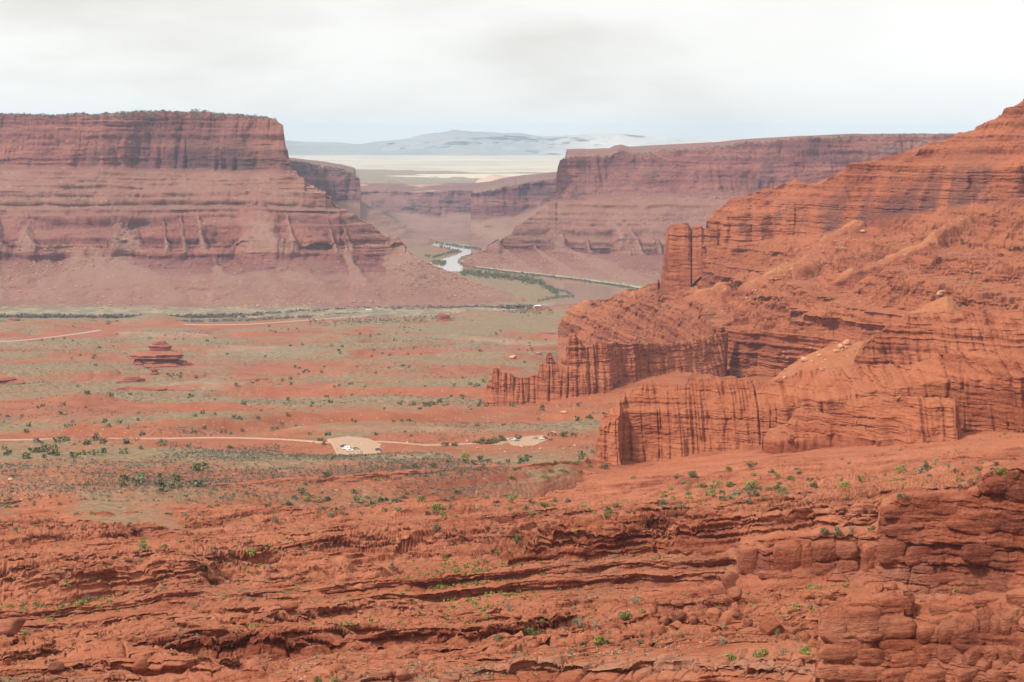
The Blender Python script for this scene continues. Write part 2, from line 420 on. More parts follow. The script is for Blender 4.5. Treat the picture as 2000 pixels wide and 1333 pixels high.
    pc = mix(fine, tuple(c * .6 for c in rock[1]), tuple(min(1, c * 1.1) for c in pale)) if False else mix(noise(pos, .9 / S, 3, .7), tuple(c * .8 for c in pale), tuple(min(1, c * 1.2) for c in pale))
    col = mix(math_('MULTIPLY', pm, .68), col, pc)
    # fallen stones as specks on loose ground
    if boulders:
        vo = N(t, 'ShaderNodeTexVoronoi'); vo.inputs['Scale'].default_value = 1 / (speck or S * 1.5); L(pos, vo.inputs['Vector'])
        vs = N(t, 'ShaderNodeSeparateColor'); L(vo.outputs['Color'], vs.inputs[0])
        spk = math_('MULTIPLY', mr(vo.outputs['Distance'], .34, .24), math_('GREATER_THAN', vs.outputs[0], .66))
        spk = math_('MULTIPLY', spk, math_('MAXIMUM', math_('MAXIMUM', sm, pm), 0.0))
        sc_ = mix(vs.outputs[1], tuple(c * 1.15 for c in rock[2]), (.46, .27, .18))
        col = mix(math_('MULTIPLY', spk, .7), col, sc_)
    # low ground cover
    VS = vegS or S
    vn_ = noise(pos, .05 / VS, 5, .65); vf = noise(pos, 1.1 / VS, 4, .7)
    vcov = mr(math_('ADD', vegA, math_('ADD', math_('MULTIPLY', math_('SUBTRACT', vn_, .5), .9), math_('MULTIPLY', math_('SUBTRACT', vf, .5), 2.2))), .32, .88)
    vcov = math_('MULTIPLY', vcov, mr(vegA, .02, .12))
    vcov = math_('MULTIPLY', vcov, mr(nz.outputs[2], .72, .93))
    vc = mix(mr(noise(pos, .3 / VS, 3, .6), .4, .6), veg, tuple(min(1, c * q) for c, q in zip(veg, (1.75, 1.55, 1.4))))
    col = mix(math_('MULTIPLY', vcov, .85), col, vc)
    L(col, b.inputs['Base Color'])
    # fine relief
    h = math_('ADD', math_('MULTIPLY', noise(mapv((.35 / S, .35 / S, 1.6 / S), pos), 1, 6, .7), 1.0), math_('MULTIPLY', noise(pos, 1.6 / S, 5, .75), .5))
    bp = N(t, 'ShaderNodeBump'); bp.inputs['Strength'].default_value = .9; bp.inputs['Distance'].default_value = .55 * S * bump
    L(h, bp.inputs['Height']); L(bp.outputs[0], b.inputs['Normal'])
    return m

RED = ((.11, .029, .016), (.255, .066, .030), (.38, .122, .056))
REDL = ((.13, .036, .020), (.28, .077, .037), (.40, .135, .066))
MAUVE = ((.13, .042, .032), (.22, .075, .055), (.32, .135, .095))
ORANGE = ((.25, .073, .036), (.35, .122, .062))
MATS = {}
MATS['mesa'] = rock_mat('mesa_rock', 14, ((.075, .022, .026), (.17, .050, .045), (.30, .115, .08)), ((.19, .072, .058), (.25, .115, .086)), pale=(.29, .165, .115), veg=(.20, .19, .13), bump=.9, flat=(.75, .95), speck=13)
MATS['far'] = rock_mat('far_canyon_rock', 18, ((.075, .028, .032), (.155, .055, .052), (.29, .13, .105)), ((.18, .078, .062), (.24, .13, .097)), veg=(.17, .17, .12), bump=.9, flat=(.75, .95), speck=16)
MATS['ridge'] = rock_mat('ridge_rock', 6, RED, ((.30, .088, .038), (.37, .13, .058)), pale=(.44, .19, .075), bump=1.0, flat=(.80, .97), veg=(.17, .16, .09))
MATS['fin'] = rock_mat('fin_rock', 3, REDL, ((.30, .085, .040), (.38, .13, .058)), pale=(.44, .19, .085), bump=1.0, flat=(.8, .97))
MATS['valley'] = rock_mat('valley_ground', 5, MAUVE, ORANGE, pale=(.36, .29, .20), veg=(.15, .13, .08), bump=.6, flat=(.2, .6), vegS=1.6, speck=4)
MATS['ledge'] = rock_mat('ledge_rock', 1.3, ((.085, .022, .013), (.27, .073, .036), (.43, .158, .088)), ((.34, .092, .038), (.41, .142, .068)), bump=1.3, dip=(.08, -.2), flat=(.88, .99), veg=(.15, .15, .08), boulders=True, speck=1.5)

# ================================================================== LANDFORMS
exec_landforms = True
W = [(-1000, 0, 0), (3000, 0, 0)]
def RR(dD, dz): return [(-1000, dD, dz), (3000, dD, dz)]

# ---- left mesa
sil_l = [(-600, 0, 5200), (545, 0, 5200), (553, 250, 5150), (560, 285, 5120), (568, 318, 5080), (572, 331, 5060), (600, 352, 5020), (640, 380, 4980),
         (700, 424, 4920), (740, 446, 4880), (778, 463, 4840), (800, 487, 4775), (808, 500, 4752), (860, 524, 4736), (920, 548, 4680), (1000, 574, 4600), (1025, 584, 4540), (1040, 592, 4480)]
rim = [(-600, 228, 5400), (-300, 232, 5350), (0, 226, 5300), (100, 228, 5230), (200, 224, 5200), (300, 221, 5250), (400, 222, 5220), (480, 227, 5180), (520, 232, 5150), (545, 240, 5150), (1200, 600, 5150)]
sheet('left_mesa', cols(-40, 1040, 1.3, -500), [
    R([(-1000, 2500, 20), (545, 2500, 20), (556, 300, -260), (1200, 300, -200)]), R([(-1000, 60, 3), (540, 60, 3), (556, 60, -30), (1200, 60, -30)], k=[(540, 1), (560, .2)], veg=.5),
    C(rim, c=.5, k=[(500, 1), (560, .3)], veg=.2),
    C([(x, y + 14, D - 12) for x, y, D in rim], c=1, t=.4, varn=.3),
    C([(-600, 325, 5300), (0, 322, 5220), (50, 328, 5190), (150, 326, 5170), (200, 320, 5150), (270, 330, 5180), (380, 328, 5150), (480, 332, 5120), (540, 330, 5080), (1200, 440, 4500)], c=1, varn=1),
    C([(-600, 334, 5240), (0, 332, 5170), (200, 331, 5120), (380, 339, 5110), (540, 340, 5050), (1200, 440, 4500)], t=.5, pale=.62, f=.6),
    C([(-600, 375, 5120), (0, 372, 5030), (200, 374, 5010), (380, 372, 5000), (540, 374, 4960), (700, 380, 4950), (1200, 450, 4500)], t=1, c=.4, pale=.62, f=1),
    C([(-600, 392, 5080), (0, 388, 4995), (540, 390, 4920), (700, 400, 4930), (1200, 450, 4500)], t=1, pale=.62, f=1),
    C([(-600, 470, 4870), (0, 468, 4790), (260, 468, 4760), (540, 470, 4720), (800, 474, 4780), (1200, 460, 4500)], t=1, c=.3, f=1),
    C([(-600, 474, 4865), (0, 472, 4782), (260, 472, 4752), (540, 474, 4712), (800, 478, 4772), (1200, 460, 4500)], c=1, t=.6, varn=.3, f=1),
    C([(-600, 508, 4850), (0, 505, 4765), (260, 500, 4735), (540, 498, 4690), (806, 499, 4750), (860, 525, 4738), (1000, 400, 4600), (1200, 400, 4500)], c=1, t=.3, varn=.3, f=1),
    C([(-600, 540, 4690), (0, 538, 4600), (260, 536, 4570), (540, 540, 4540), (800, 535, 4640), (860, 548, 4650), (920, 560, 4620), (1000, 579, 4560), (1090, 593, 4480), (1200, 600, 4450)], t=.6, pale=.6, f=.9),
    C([(-600, 582, 4450), (0, 578, 4440), (260, 584, 4420), (540, 584, 4390), (800, 590, 4420), (1000, 589, 4500), (1040, 593, 4470), (1200, 600, 4400)], t=.25, pale=.7, veg=.1, f=.5),
    C([(-600, 600, 4290), (0, 600, 4280), (260, 601, 4270), (540, 601, 4260), (800, 601, 4270), (950, 600, 4300), (1000, 597, 4380), (1040, 594, 4460), (1200, 604, 4300)], soil=.6, veg=.75),
    R(RR(-150, -4), veg=.9), R(RR(-100, -60))],
    [6, 4, 10, 55, 8, 26, 14, 40, 4, 22, 24, 30, 14, 8, 2],
    dict(butt=[(28, 230), (10, 70)], flute=[(30, 85), (13, 30), (6, 34, 1), (2.5, 11, 1)], flen=9, beds=[(3.5, 16, 60, 4, .25)], lam=[(2.2, 9), (1.2, 3.5)], lt=1.3, bt=.5, under=.6,
         terr=[(11, .9, .6), (34, .5, .6)], terrb=.3, fans=(8, 120), cones=[(119, 318, 48, .35, 1.35), (10, 128, 90, -.6, .95)], fbm=[(6, 60), (1.6, 9)], crest=[(4, 40), (2.5, 9)], warp=(4, 300), seed=1),
    MATS['mesa'], sil=sil_l, back_first=2)

# ---- right mesa
sil_r = [(840, 466, 6950), (870, 462, 6900), (905, 505, 5800), (920, 500, 5800), (950, 482, 5850), (985, 458, 5900), (1010, 440, 5950), (1040, 418, 6000), (1070, 398, 6050), (1086, 386, 6100), (1087, 340, 6120), (1089, 322, 6120), (1093, 314, 6130), (1105, 0, 6150), (3000, 0, 6150)]
rimr = [(840, 100, 6200), (1088, 316, 6200), (1105, 309, 6250), (1190, 307, 6280), (1200, 300, 6290), (1212, 297, 6300), (1228, 303, 6290), (1290, 298, 6250), (1400, 290, 6200), (1440, 283, 6180), (1530, 275, 6100), (1650, 268, 6050), (1830, 266, 6000), (2300, 262, 5900)]
sheet('right_mesa', cols(905, 1860, 1.3, None, 2500), [
    R([(800, 300, -250), (1092, 300, -260), (1106, 2500, 15), (3000, 2500, 15)]), R([(900, 60, -30), (1088, 60, -30), (1106, 60, 2), (3000, 60, 2)], k=[(1090, .2), (1106, 1)], veg=.5),
    C(rimr, c=.6, k=[(1080, .2), (1110, 1)], veg=.25, pale=.3),
    C([(x, y + 13, D - 14) for x, y, D in rimr], c=1, t=.4, varn=.4),
    C([(840, 100, 6050), (1088, 388, 6080), (1180, 378, 6150), (1300, 375, 6120), (1480, 372, 6050), (1650, 360, 5980), (2300, 350, 5800)], c=1, varn=1),
    C([(840, 100, 6000), (1088, 396, 6040), (1300, 384, 6070), (1480, 382, 6000), (1650, 370, 5930), (2300, 360, 5750)], t=.5, pale=.62, f=.6),
    C([(840, 300, 5900), (985, 462, 5880), (1100, 462, 5800), (1300, 465, 5700), (1500, 470, 5600), (2300, 480, 5400)], t=.8, pale=.62, f=.9),
    C([(840, 300, 5890), (985, 480, 5860), (1100, 484, 5785), (1300, 492, 5680), (1500, 500, 5570), (2300, 510, 5380)], c=.9, t=.8, varn=.3, f=.8),
    C([(840, 300, 5750), (905, 515, 5740), (1000, 529, 5500), (1100, 538, 5360), (1235, 556, 5060), (1400, 580, 4900), (2300, 640, 4600)], t=.3, pale=.7, f=.7),
    R(RR(-30, -8)), R(RR(-40, -50))],
    [6, 4, 9, 50, 8, 50, 18, 44, 3, 2],
    dict(butt=[(30, 260), (12, 80)], flute=[(32, 95), (14, 32), (6, 36, 1), (2.5, 12, 1)], flen=8, beds=[(3.5, 18, 60, 4, .25)], lam=[(2.2, 10), (1.2, 4)], lt=1.3, bt=.5, under=.6,
         terr=[(13, .9, .6), (36, .5, .6)], terrb=.3, fans=(8, 140), cones=[(60, 225, 50, .3, 1.3), (0, 95, 85, -.6, .95)], fbm=[(7, 60), (1.8, 10)], crest=[(4, 50), (2.5, 10)], warp=(5, 300), seed=9, off=(900, 300, 0)),
    MATS['mesa'], sil=sil_r, back_first=2)

# ---- farther canyon walls between the mesas
def canyon(name, x0, x1, m0, m1, sil, top, base, foot, D3, seed, topveg=.6, varn=.8, bk=RR(1500, 5), bk2=RR(40, 2)):
    D, Db, Df = D3
    def k(l, d): return [(x, y, d[0] if isinstance(d, tuple) and len(d) == 1 else (np.interp(x, [q[0] for q in d], [q[1] for q in d]) if isinstance(d, list) else d)) for x, y in l]
    return sheet(name, cols(x0, x1, 1.2, m0, m1), [
        R(bk), R(bk2, k=1, veg=topveg), C(k(top, D), c=.5, k=1, veg=topveg * .6, pale=.3),
        C([(x, y + 7, d - 10) for x, y, d in k(top, D)], c=1, t=.3, varn=varn * .5),
        C(k(base, Db), c=1, varn=varn), C([(x, y + 6, d - 30) for x, y, d in k(base, Db)], t=.5, pale=.62, f=.6),
        C(k(foot, Df), t=.4, pale=.6, veg=.2, f=.8), R(RR(-40, -10), veg=.6), R(RR(-40, -60))],
        [8, 3, 6, 44, 5, 50, 4, 2],
        dict(butt=[(30, 260), (14, 80)], flute=[(26, 85), (12, 30), (9, 38, 1)], flen=7, beds=[(6, 20, 70, 6, .25)], lam=[(4, 11), (2, 5)], lt=.6, bt=.35,
             terr=[(20, .7, .62)], fans=(24, 160), fbm=[(8, 70), (2, 12)], crest=[(4, 50), (3, 12)], warp=(6, 300), seed=seed, off=(seed * 333, seed * 71, 0)),
        MATS['far'], sil=sil, back_first=2)
canyon('canyon_bluff', 560, 876, 300, None,
       [(300, 0, 7400), (695, 0, 7400), (703, 350, 7380), (706, 392, 7350), (740, 412, 7300), (800, 446, 7200), (850, 470, 7100), (880, 492, 6500)],
       [(300, 310), (575, 320), (610, 324), (640, 329), (670, 335), (690, 341), (700, 347), (900, 500)],
       [(300, 385), (575, 385), (640, 392), (703, 392), (706, 300), (900, 300)], [(300, 480), (575, 482), (700, 486), (760, 490), (830, 494), (880, 500)], (7500, 7400, 6600), 31, bk=[(-1000, 1500, 5), (694, 1500, 5), (704, 300, -260), (1200, 300, -200)], bk2=[(-1000, 40, 2), (694, 40, 2), (704, 40, -25), (1200, 40, -25)])
canyon('canyon_cliff', 919.5, 1100, None, 1500,
       [(860, 464, 6950), (880, 455, 7080), (905, 437, 7320), (917, 424, 7385), (919, 385, 7480), (922, 0, 7480), (3000, 0, 7400)],
       [(860, 300), (919, 379), (960, 373), (1000, 362), (1050, 356), (1088, 350), (1500, 340)],
       [(860, 300), (917, 300), (919, 425), (1000, 421), (1040, 405), (1088, 388), (1500, 380)], [(860, 470), (905, 480), (945, 487), (1100, 500), (1500, 520)], (7600, 7480, 6750), 37, bk=[(-1000, 300, -200), (917, 300, -260), (924, 1500, 5), (3000, 1500, 5)], bk2=[(-1000, 40, -25), (917, 40, -25), (924, 40, 2), (3000, 40, 2)])
canyon('canyon_headwall', 660, 960, 400, 1400, None,
       [(400, 372), (700, 374), (760, 372), (820, 378), (880, 374), (930, 372), (960, 376), (1400, 370)],
       [(400, 410), (700, 402), (780, 412), (860, 418), (930, 412), (1400, 410)], [(400, 470), (700, 465), (860, 474), (930, 474), (1400, 470)], (9300, 9150, 7400), 43, varn=.9, topveg=.1)

# plateaus beyond
def plateau(name, knots_front, knots_back, mat, prm, rows=60, m=(300, 1700), drop=-120, attr=dict(veg=.6), attr2=None):
    return sheet(name, cols(560, 1120, 2.0, m[0], m[1]), [R(RR(60, -60)), C(knots_back, **attr), C(knots_front, **(attr2 or attr)), R(RR(-60, drop))],
                 [2, rows, 10], prm, mat, back_first=1)
MATS['plateau'] = rock_mat('plateau_ground', 22, ((.20, .085, .06), (.30, .14, .10), (.46, .28, .20)), ((.34, .18, .13), (.44, .28, .20)), pale=(.60, .44, .34), veg=(.15, .16, .11), vegS=9, bump=.8, flat=(.6, .9))
plateau('plateau_shelf', [(300, 376, 9400), (700, 380, 9400), (1100, 376, 9400), (1700, 370, 9400)], [(300, 352, 10600), (720, 356, 10600), (900, 362, 10500), (1100, 360, 10500), (1700, 360, 10500)],
        MATS['plateau'], dict(fbm=[(12, 160), (4, 40)], terr=[(9, .8, .6)], relief=[(16, 300)], seed=3), attr=dict(t=.8, pale=.25, veg=.35))
plateau('high_plateau', [(300, 350, 10700), (640, 330, 10700), (700, 352, 10700), (800, 357, 10700), (925, 362, 10700), (1100, 365, 10700), (1700, 360, 10700)],
        [(300, 318, 13500), (600, 325, 13500), (700, 331, 13500), (850, 334, 13300), (960, 338, 13000), (1090, 334, 13000), (1700, 330, 13000)],
        MATS['plateau'], dict(fbm=[(14, 220), (4, 50)], terr=[(10, .8, .6)], relief=[(10, 400)], seed=5), attr=dict(t=.8, veg=.75, pale=.1))
# pale slickrock domes on the plateau
plateau('slickrock_domes', [(900, 382, 9900), (915, 376, 9900), (960, 380, 9850), (1040, 372, 9900), (1100, 372, 9900), (1500, 372, 9900)],
        [(900, 380, 10200), (915, 370, 10200), (935, 352, 10200), (965, 342, 10250), (1000, 347, 10250), (1030, 343, 10250), (1060, 347, 10200), (1090, 343, 10200), (1500, 345, 10200)],
        MATS['plateau'], dict(fbm=[(16, 120), (4, 40)], lam=[(4, 12)], seed=6), rows=26, m=(895, 1500), attr=dict(pale=1, t=.5))
# far desert plain, and the range beyond it
def far_sheet(name, knots_b, knots_f, rows, mat, prm, m=(-800, 2800), attr=dict(pale=.5), back=R(RR(500, -200))):
    return sheet(name, cols(500, 1900, 3.0, m[0], m[1]), [back, C(knots_b, **attr), C(knots_f, **attr), R(RR(-100, -100))], [2, rows, 2], prm, mat, back_first=1)
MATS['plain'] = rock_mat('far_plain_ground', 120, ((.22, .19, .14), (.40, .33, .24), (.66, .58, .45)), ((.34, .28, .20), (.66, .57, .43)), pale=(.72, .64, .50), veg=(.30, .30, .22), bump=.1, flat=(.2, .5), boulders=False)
MATS['range'] = rock_mat('hazed_mountain_rock', 150, ((.13, .17, .21), (.20, .23, .26), (.34, .34, .32)), ((.2, .19, .16), (.35, .31, .25)), pale=(.70, .62, .50), bump=.6, flat=(.9, .99), boulders=False)  # blue of distance haze painted into the dark and mid rock tones
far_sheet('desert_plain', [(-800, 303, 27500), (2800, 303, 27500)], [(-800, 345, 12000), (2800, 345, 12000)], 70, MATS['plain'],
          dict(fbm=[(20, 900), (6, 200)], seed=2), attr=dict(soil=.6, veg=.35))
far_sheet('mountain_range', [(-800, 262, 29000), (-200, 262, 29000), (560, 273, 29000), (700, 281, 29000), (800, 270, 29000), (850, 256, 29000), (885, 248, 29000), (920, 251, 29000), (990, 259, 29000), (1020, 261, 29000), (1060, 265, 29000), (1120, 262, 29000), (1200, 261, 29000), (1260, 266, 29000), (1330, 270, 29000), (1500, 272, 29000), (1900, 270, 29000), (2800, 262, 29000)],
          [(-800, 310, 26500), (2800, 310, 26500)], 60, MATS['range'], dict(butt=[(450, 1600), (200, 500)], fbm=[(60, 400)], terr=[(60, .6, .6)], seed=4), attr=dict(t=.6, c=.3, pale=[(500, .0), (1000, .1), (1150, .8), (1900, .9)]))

# ---- valley floor: a height function, gridded along view columns
VB = np.array([(0, 330), (500, 300), (700, 258), (850, 222), (1000, 199), (1150, 188), (1400, 166), (1700, 137), (2200, 92), (2600, 64), (3000, 38), (3400, 20), (3700, 9), (3950, 3.5), (4100, 2), (9000, 2)], float)
def base_z(Y): return np.interp(Y, VB[:, 0], VB[:, 1])
def ground_pt(px, py):
    """pixel to point on the smooth valley base"""
    d = np.linspace(500, 8000, 8000); p = P(px, py, d); k = np.argmax(p[:, 2] < base_z(p[:, 1])); return p[k]
ROADS = {
 'gravel_road': [(-300, 866), (0, 861), (170, 858), (330, 858), (400, 856), (500, 857), (600, 862), (640, 867), (700, 869), (780, 871), (850, 871), (950, 867), (985, 862), (1010, 859)],
 'upper_road': [(-300, 676), (0, 669), (60, 664), (130, 656), (205, 646)],
 'river_road': [(345, 634), (450, 636), (560, 629), (650, 622), (720, 618), (900, 612), (1040, 603)],
}
RP = {k: [tuple(ground_pt(x, y)[:2]) for x, y in v] for k, v in ROADS.items()}
LOTS = {'parking_lot': ([(645, 868), (660, 884), (690, 890), (722, 892), (742, 882), (742, 873), (720, 868), (680, 866)], None),
        'trailhead_lot': ([(988, 861), (1012, 866.5), (1040, 865), (1074, 859), (1066, 856.5), (1032, 857.5), (1004, 858)], None)}
LP = {k: [tuple(ground_pt(x, y)[:2]) for x, y in v[0]] for k, v in LOTS.items()}
LC = {k: (np.mean([p[0] for p in v]), np.mean([p[1] for p in v])) for k, v in LP.items()}
LZ = {k: float(base_z(c[1])) for k, c in LC.items()}
def valley_z(X, Y, full=True):
    X = np.asarray(X, np.float32); Y = np.asarray(Y, np.float32); z = base_z(Y).astype(np.float32)
    fade = sstep(4050, 3500, Y) * sstep(650, 1000, Y)
    dr = np.full(X.shape, 1e9, np.float32)
    for k, pl in RP.items(): dr = np.minimum(dr, pdist(X, Y, pl))
    for k, pl in LP.items(): dr = np.minimum(dr, np.maximum(pdist(X, Y, [LC[k], LC[k]]) - 26, pdist(X, Y, pl + [pl[0]]) * 0 + 0))
    calm = sstep(8, 120, dr)
    o = X * 0
    wv = 90 * fbm(X / 500, Y / 500, o + .2, 2)
    n1 = fbm(X / 420, (Y + wv) / 210, o + 3.3, 4)
    n2 = 1 - np.abs(fbm(X / 300 + 4, (Y + wv) / 120, o + 8.1, 3)) * 2
    # drainages cut into the flats: steep red banks, level benches
    cut = sstep(.0, .30, n1) * 9 + 6 * sstep(.25, .8, n2) * sstep(1200, 1700, Y)
    sm = 3.0 * fbm(X / 90, Y / 60, o, 4) + 0.8 * fbm(X / 15, Y / 12, o + 5, 3)
    z = z + fade * (calm * ((9 - cut) - 3 + sm) )
    for k, c in LC.items():
        w = sstep(52, 30, np.hypot((X - c[0]) * .8, (Y - c[1])))
        z = z * (1 - w) + LZ[k] * w
    for bx, by, bw, bh in HILLS:
        z = z + bh * np.exp(-(((X - bx) / bw) ** 2 + ((Y - by) / (bw * 1.2)) ** 2) ** 1)
    if not full: return z
    bank = np.exp(-((n1 - .14) / .10) ** 2) + .8 * sstep(.3, .8, n2) * sstep(1200, 1700, Y)
    veg = np.clip(.76 + .45 * fbm(X / 200, (Y + wv) / 110, o + 6, 4) + .25 * fbm(X / 60, Y / 25, o + 2, 3) - .45 * bank + .12 * sstep(1900, 3400, Y) - .1 * sstep(1900, 1300, Y) - .22 * sstep(1250, 1050, Y), 0, 1)
    return z, veg, n1, calm
HILLS = []
for (hx, hy, hw, hh) in [(310, 705, 75, 10), (85, 640, 120, 12), (300, 628, 55, 16), (640, 668, 60, 10), (950, 618, 70, 8), (780, 700, 90, 12), (820, 676, 60, 9), (150, 735, 130, 8), (1000, 700, 70, 12)]:
    q = ground_pt(hx, hy); HILLS.append((q[0], q[1], hw, hh))
XS_ = [-600, 0, 350, 600, 800, 1060, 1250, 1500, 1750, 2000, 2600]; CD_ = [1000, 1000, 1020, 1050, 1080, 1140, 1240, 1208, 1145, 1085, 940]
def build_valley():
    px = cols(-40, 1300, 2.0, -500, 1900)
    ys = np.concatenate([np.linspace(470, 600, 110), np.linspace(601, 700, 130), np.linspace(701, 1010, 330)])
    d = 400.0 / (ys - 270) * F
    # rows at distances that step evenly down the picture
    Dg = np.linspace(600, 12500, 12000); sy = 270 + (400 - base_z(Dg)) / Dg * F
    D = np.interp(-ys, -sy[::1], Dg)
    D = np.unique(np.round(D, 2))[::-1]
    X = (px[None] - 1000) / F * D[:, None] * 1.0; X = X / (CP + 0 * X) ; Y = np.repeat(D[:, None], len(px), 1)
    z, veg, n1, calm = valley_z(X, Y)
    cD = np.interp((X / Y) * F + 1000, XS_, CD_) - 14
    z = z - 40 * sstep(0, -90, Y - cD) - 3 * sstep(8, -10, Y - cD)
    # ground rises into low ledges here and there
    tab = beds_table(3.2, 77); s = z + .02 * X; k, t, h = in_bed(tab, s)
    w = sstep(.0, .35, fbm(X / 160, Y / 120, X * 0 + 1.7, 3)) * calm * sstep(4050, 3600, Y)
    g = np.clip((t - .7) / .3, 0, 1); z = z + .9 * w * h * (g - t)
    V = np.stack([X, Y, z], -1); nr, nc = X.shape
    flood = sstep(3700, 3950, Y)
    vegm = np.clip(veg * 1.0 + flood * .4, 0, 1) * (calm * .6 + .4)
    pale = sstep(.45, .9, fbm(X / 300, Y / 200, X * 0 + 12, 3) + .35 * np.exp(-((Y - 3300) / 450) ** 2)) * .65
    rockm = w
    zsplat(V, 'valley_floor')
    M = np.stack([np.clip(1 - .8 * rockm, 0, 1), vegm, pale, 0 * vegm], -1)
    me = np_mesh('valley_floor', V.reshape(-1, 3), grid_faces(nr, nc)[:, ::-1], MATS['valley'], True, {'M': M.reshape(-1, 4)})
    o = link('valley_floor', me); print('valley', nr * nc, round(time.time() - T0, 1)); return o
valley = build_valley()

# base ground far below everything, out to the horizon
gp = np_mesh('ground', [(-60000, -3000, -70), (60000, -3000, -70), (60000, 60000, -70), (-60000, 60000, -70)], [(0, 1, 2, 3)], MATS['plain'], False, {'M': np.tile([1, .2, 0, 0], (4, 1))})
link('ground', gp)

# ---- water
def flat_poly(name, pts, mat, z):
    w = [P(x, y, 1.0) for x, y in pts]; V = []
    for x, y in pts:
        a = P(x, y, 1.0); d = a - np.array([0, 0, CAMZ]); t = (z - CAMZ) / d[2]; V.append((d[0] * t, d[1] * t, z))
    me = bpy.data.meshes.new(name); me.from_pydata(V, [], [list(range(len(V)))]); me.materials.append(mat); return link(name, me)
mw, tw, bw = new_mat('river_water', .1); bw.inputs['Base Color'].default_value = (.30, .21, .16, 1); bw.inputs['Specular IOR Level'].default_value = 1.0
gw = N(tw, 'ShaderNodeNewGeometry'); nw = N(tw, 'ShaderNodeTexNoise'); nw.inputs['Scale'].default_value = .12; nw.inputs['Detail'].default_value = 4
tw.links.new(gw.outputs['Position'], nw.inputs['Vector']); bpw = N(tw, 'ShaderNodeBump'); bpw.inputs['Strength'].default_value = .1; bpw.inputs['Distance'].default_value = .6
tw.links.new(nw.outputs[0], bpw.inputs['Height']); tw.links.new(bpw.outputs[0], bw.inputs['Normal'])
def densify(pl, amp=1.0, seed=0, n=6):
    r = np.random.RandomState(seed); o = []
    for (a, b) in zip(pl, pl[1:] + pl[:1]):
        for i in range(n):
            t = i / n; L_ = math.hypot(b[0] - a[0], b[1] - a[1]); s = amp * min(1, L_ / 30)
            o.append((a[0] + (b[0] - a[0]) * t + (r.rand() - .5) * s * 3 * (i > 0), a[1] + (b[1] - a[1]) * t + (r.rand() - .5) * s * (i > 0)))
    return o
river_pts = [(830, 466), (862, 474), (900, 478), (935, 482), (952, 487), (938, 491), (915, 499), (895, 506), (893, 514), (905, 520), (935, 528), (975, 535), (1010, 541), (1060, 548), (1100, 553), (1140, 556), (1190, 562), (1250, 572), (1260, 590), (1120, 595), (1060, 599), (1020, 606),
             (900, 611), (700, 616), (500, 622), (345, 628), (150, 628), (-300, 629), (-300, 624), (0, 623), (200, 624), (400, 624), (600, 614), (800, 606), (940, 604), (1030, 600), (1075, 589), (1110, 584), (1110, 574), (1085, 562), (1040, 551), (1000, 545), (960, 538), (900, 531), (850, 531), (830, 515), (855, 512), (865, 506), (890, 499), (905, 491), (880, 487), (850, 481), (820, 474)]
river = flat_poly('river', densify(river_pts, 1.0, 3), mw, 2.6); tag(river, kind='structure')

# ---- big slope on the right
sil_s = [(1090, 640, 3330), (1108, 612, 3310), (1114, 603, 3310), (1120, 600, 3300), (1150, 590, 3280), (1200, 575, 3220), (1240, 562, 3180), (1290, 546, 3120), (1330, 510, 3100), (1377, 470, 3060), (1380, 425, 3050), (1400, 402, 3040), (1430, 388, 3030),
         (1480, 376, 3010), (1510, 362, 3000), (1535, 358, 2990), (1552, 346, 2980), (1575, 358, 2960), (1582, 358, 2950), (1612, 345, 2920), (1650, 327, 2880), (1660, 316, 2870), (1750, 295, 2800), (1800, 280, 2760), (1830, 270, 2740),
         (1850, 264, 2730), (1920, 240, 2680), (1960, 215, 2650), (2000, 188, 2620), (2100, 140, 2550), (2600, 20, 2300)]
def W2(pl): return [tuple(P(x, y, d)[:2]) for x, y, d in pl]
RIBS = [(W2([(1330, 665, 2750), (1370, 640, 2700), (1420, 602, 2620), (1460, 578, 2600), (1500, 546, 2580), (1560, 509, 2610), (1620, 473, 2740), (1680, 448, 2800)]), 16, 20),
        (W2([(1560, 600, 2360), (1620, 560, 2380), (1700, 513, 2430), (1800, 466, 2410), (1880, 425, 2520)]), 12, 15)]
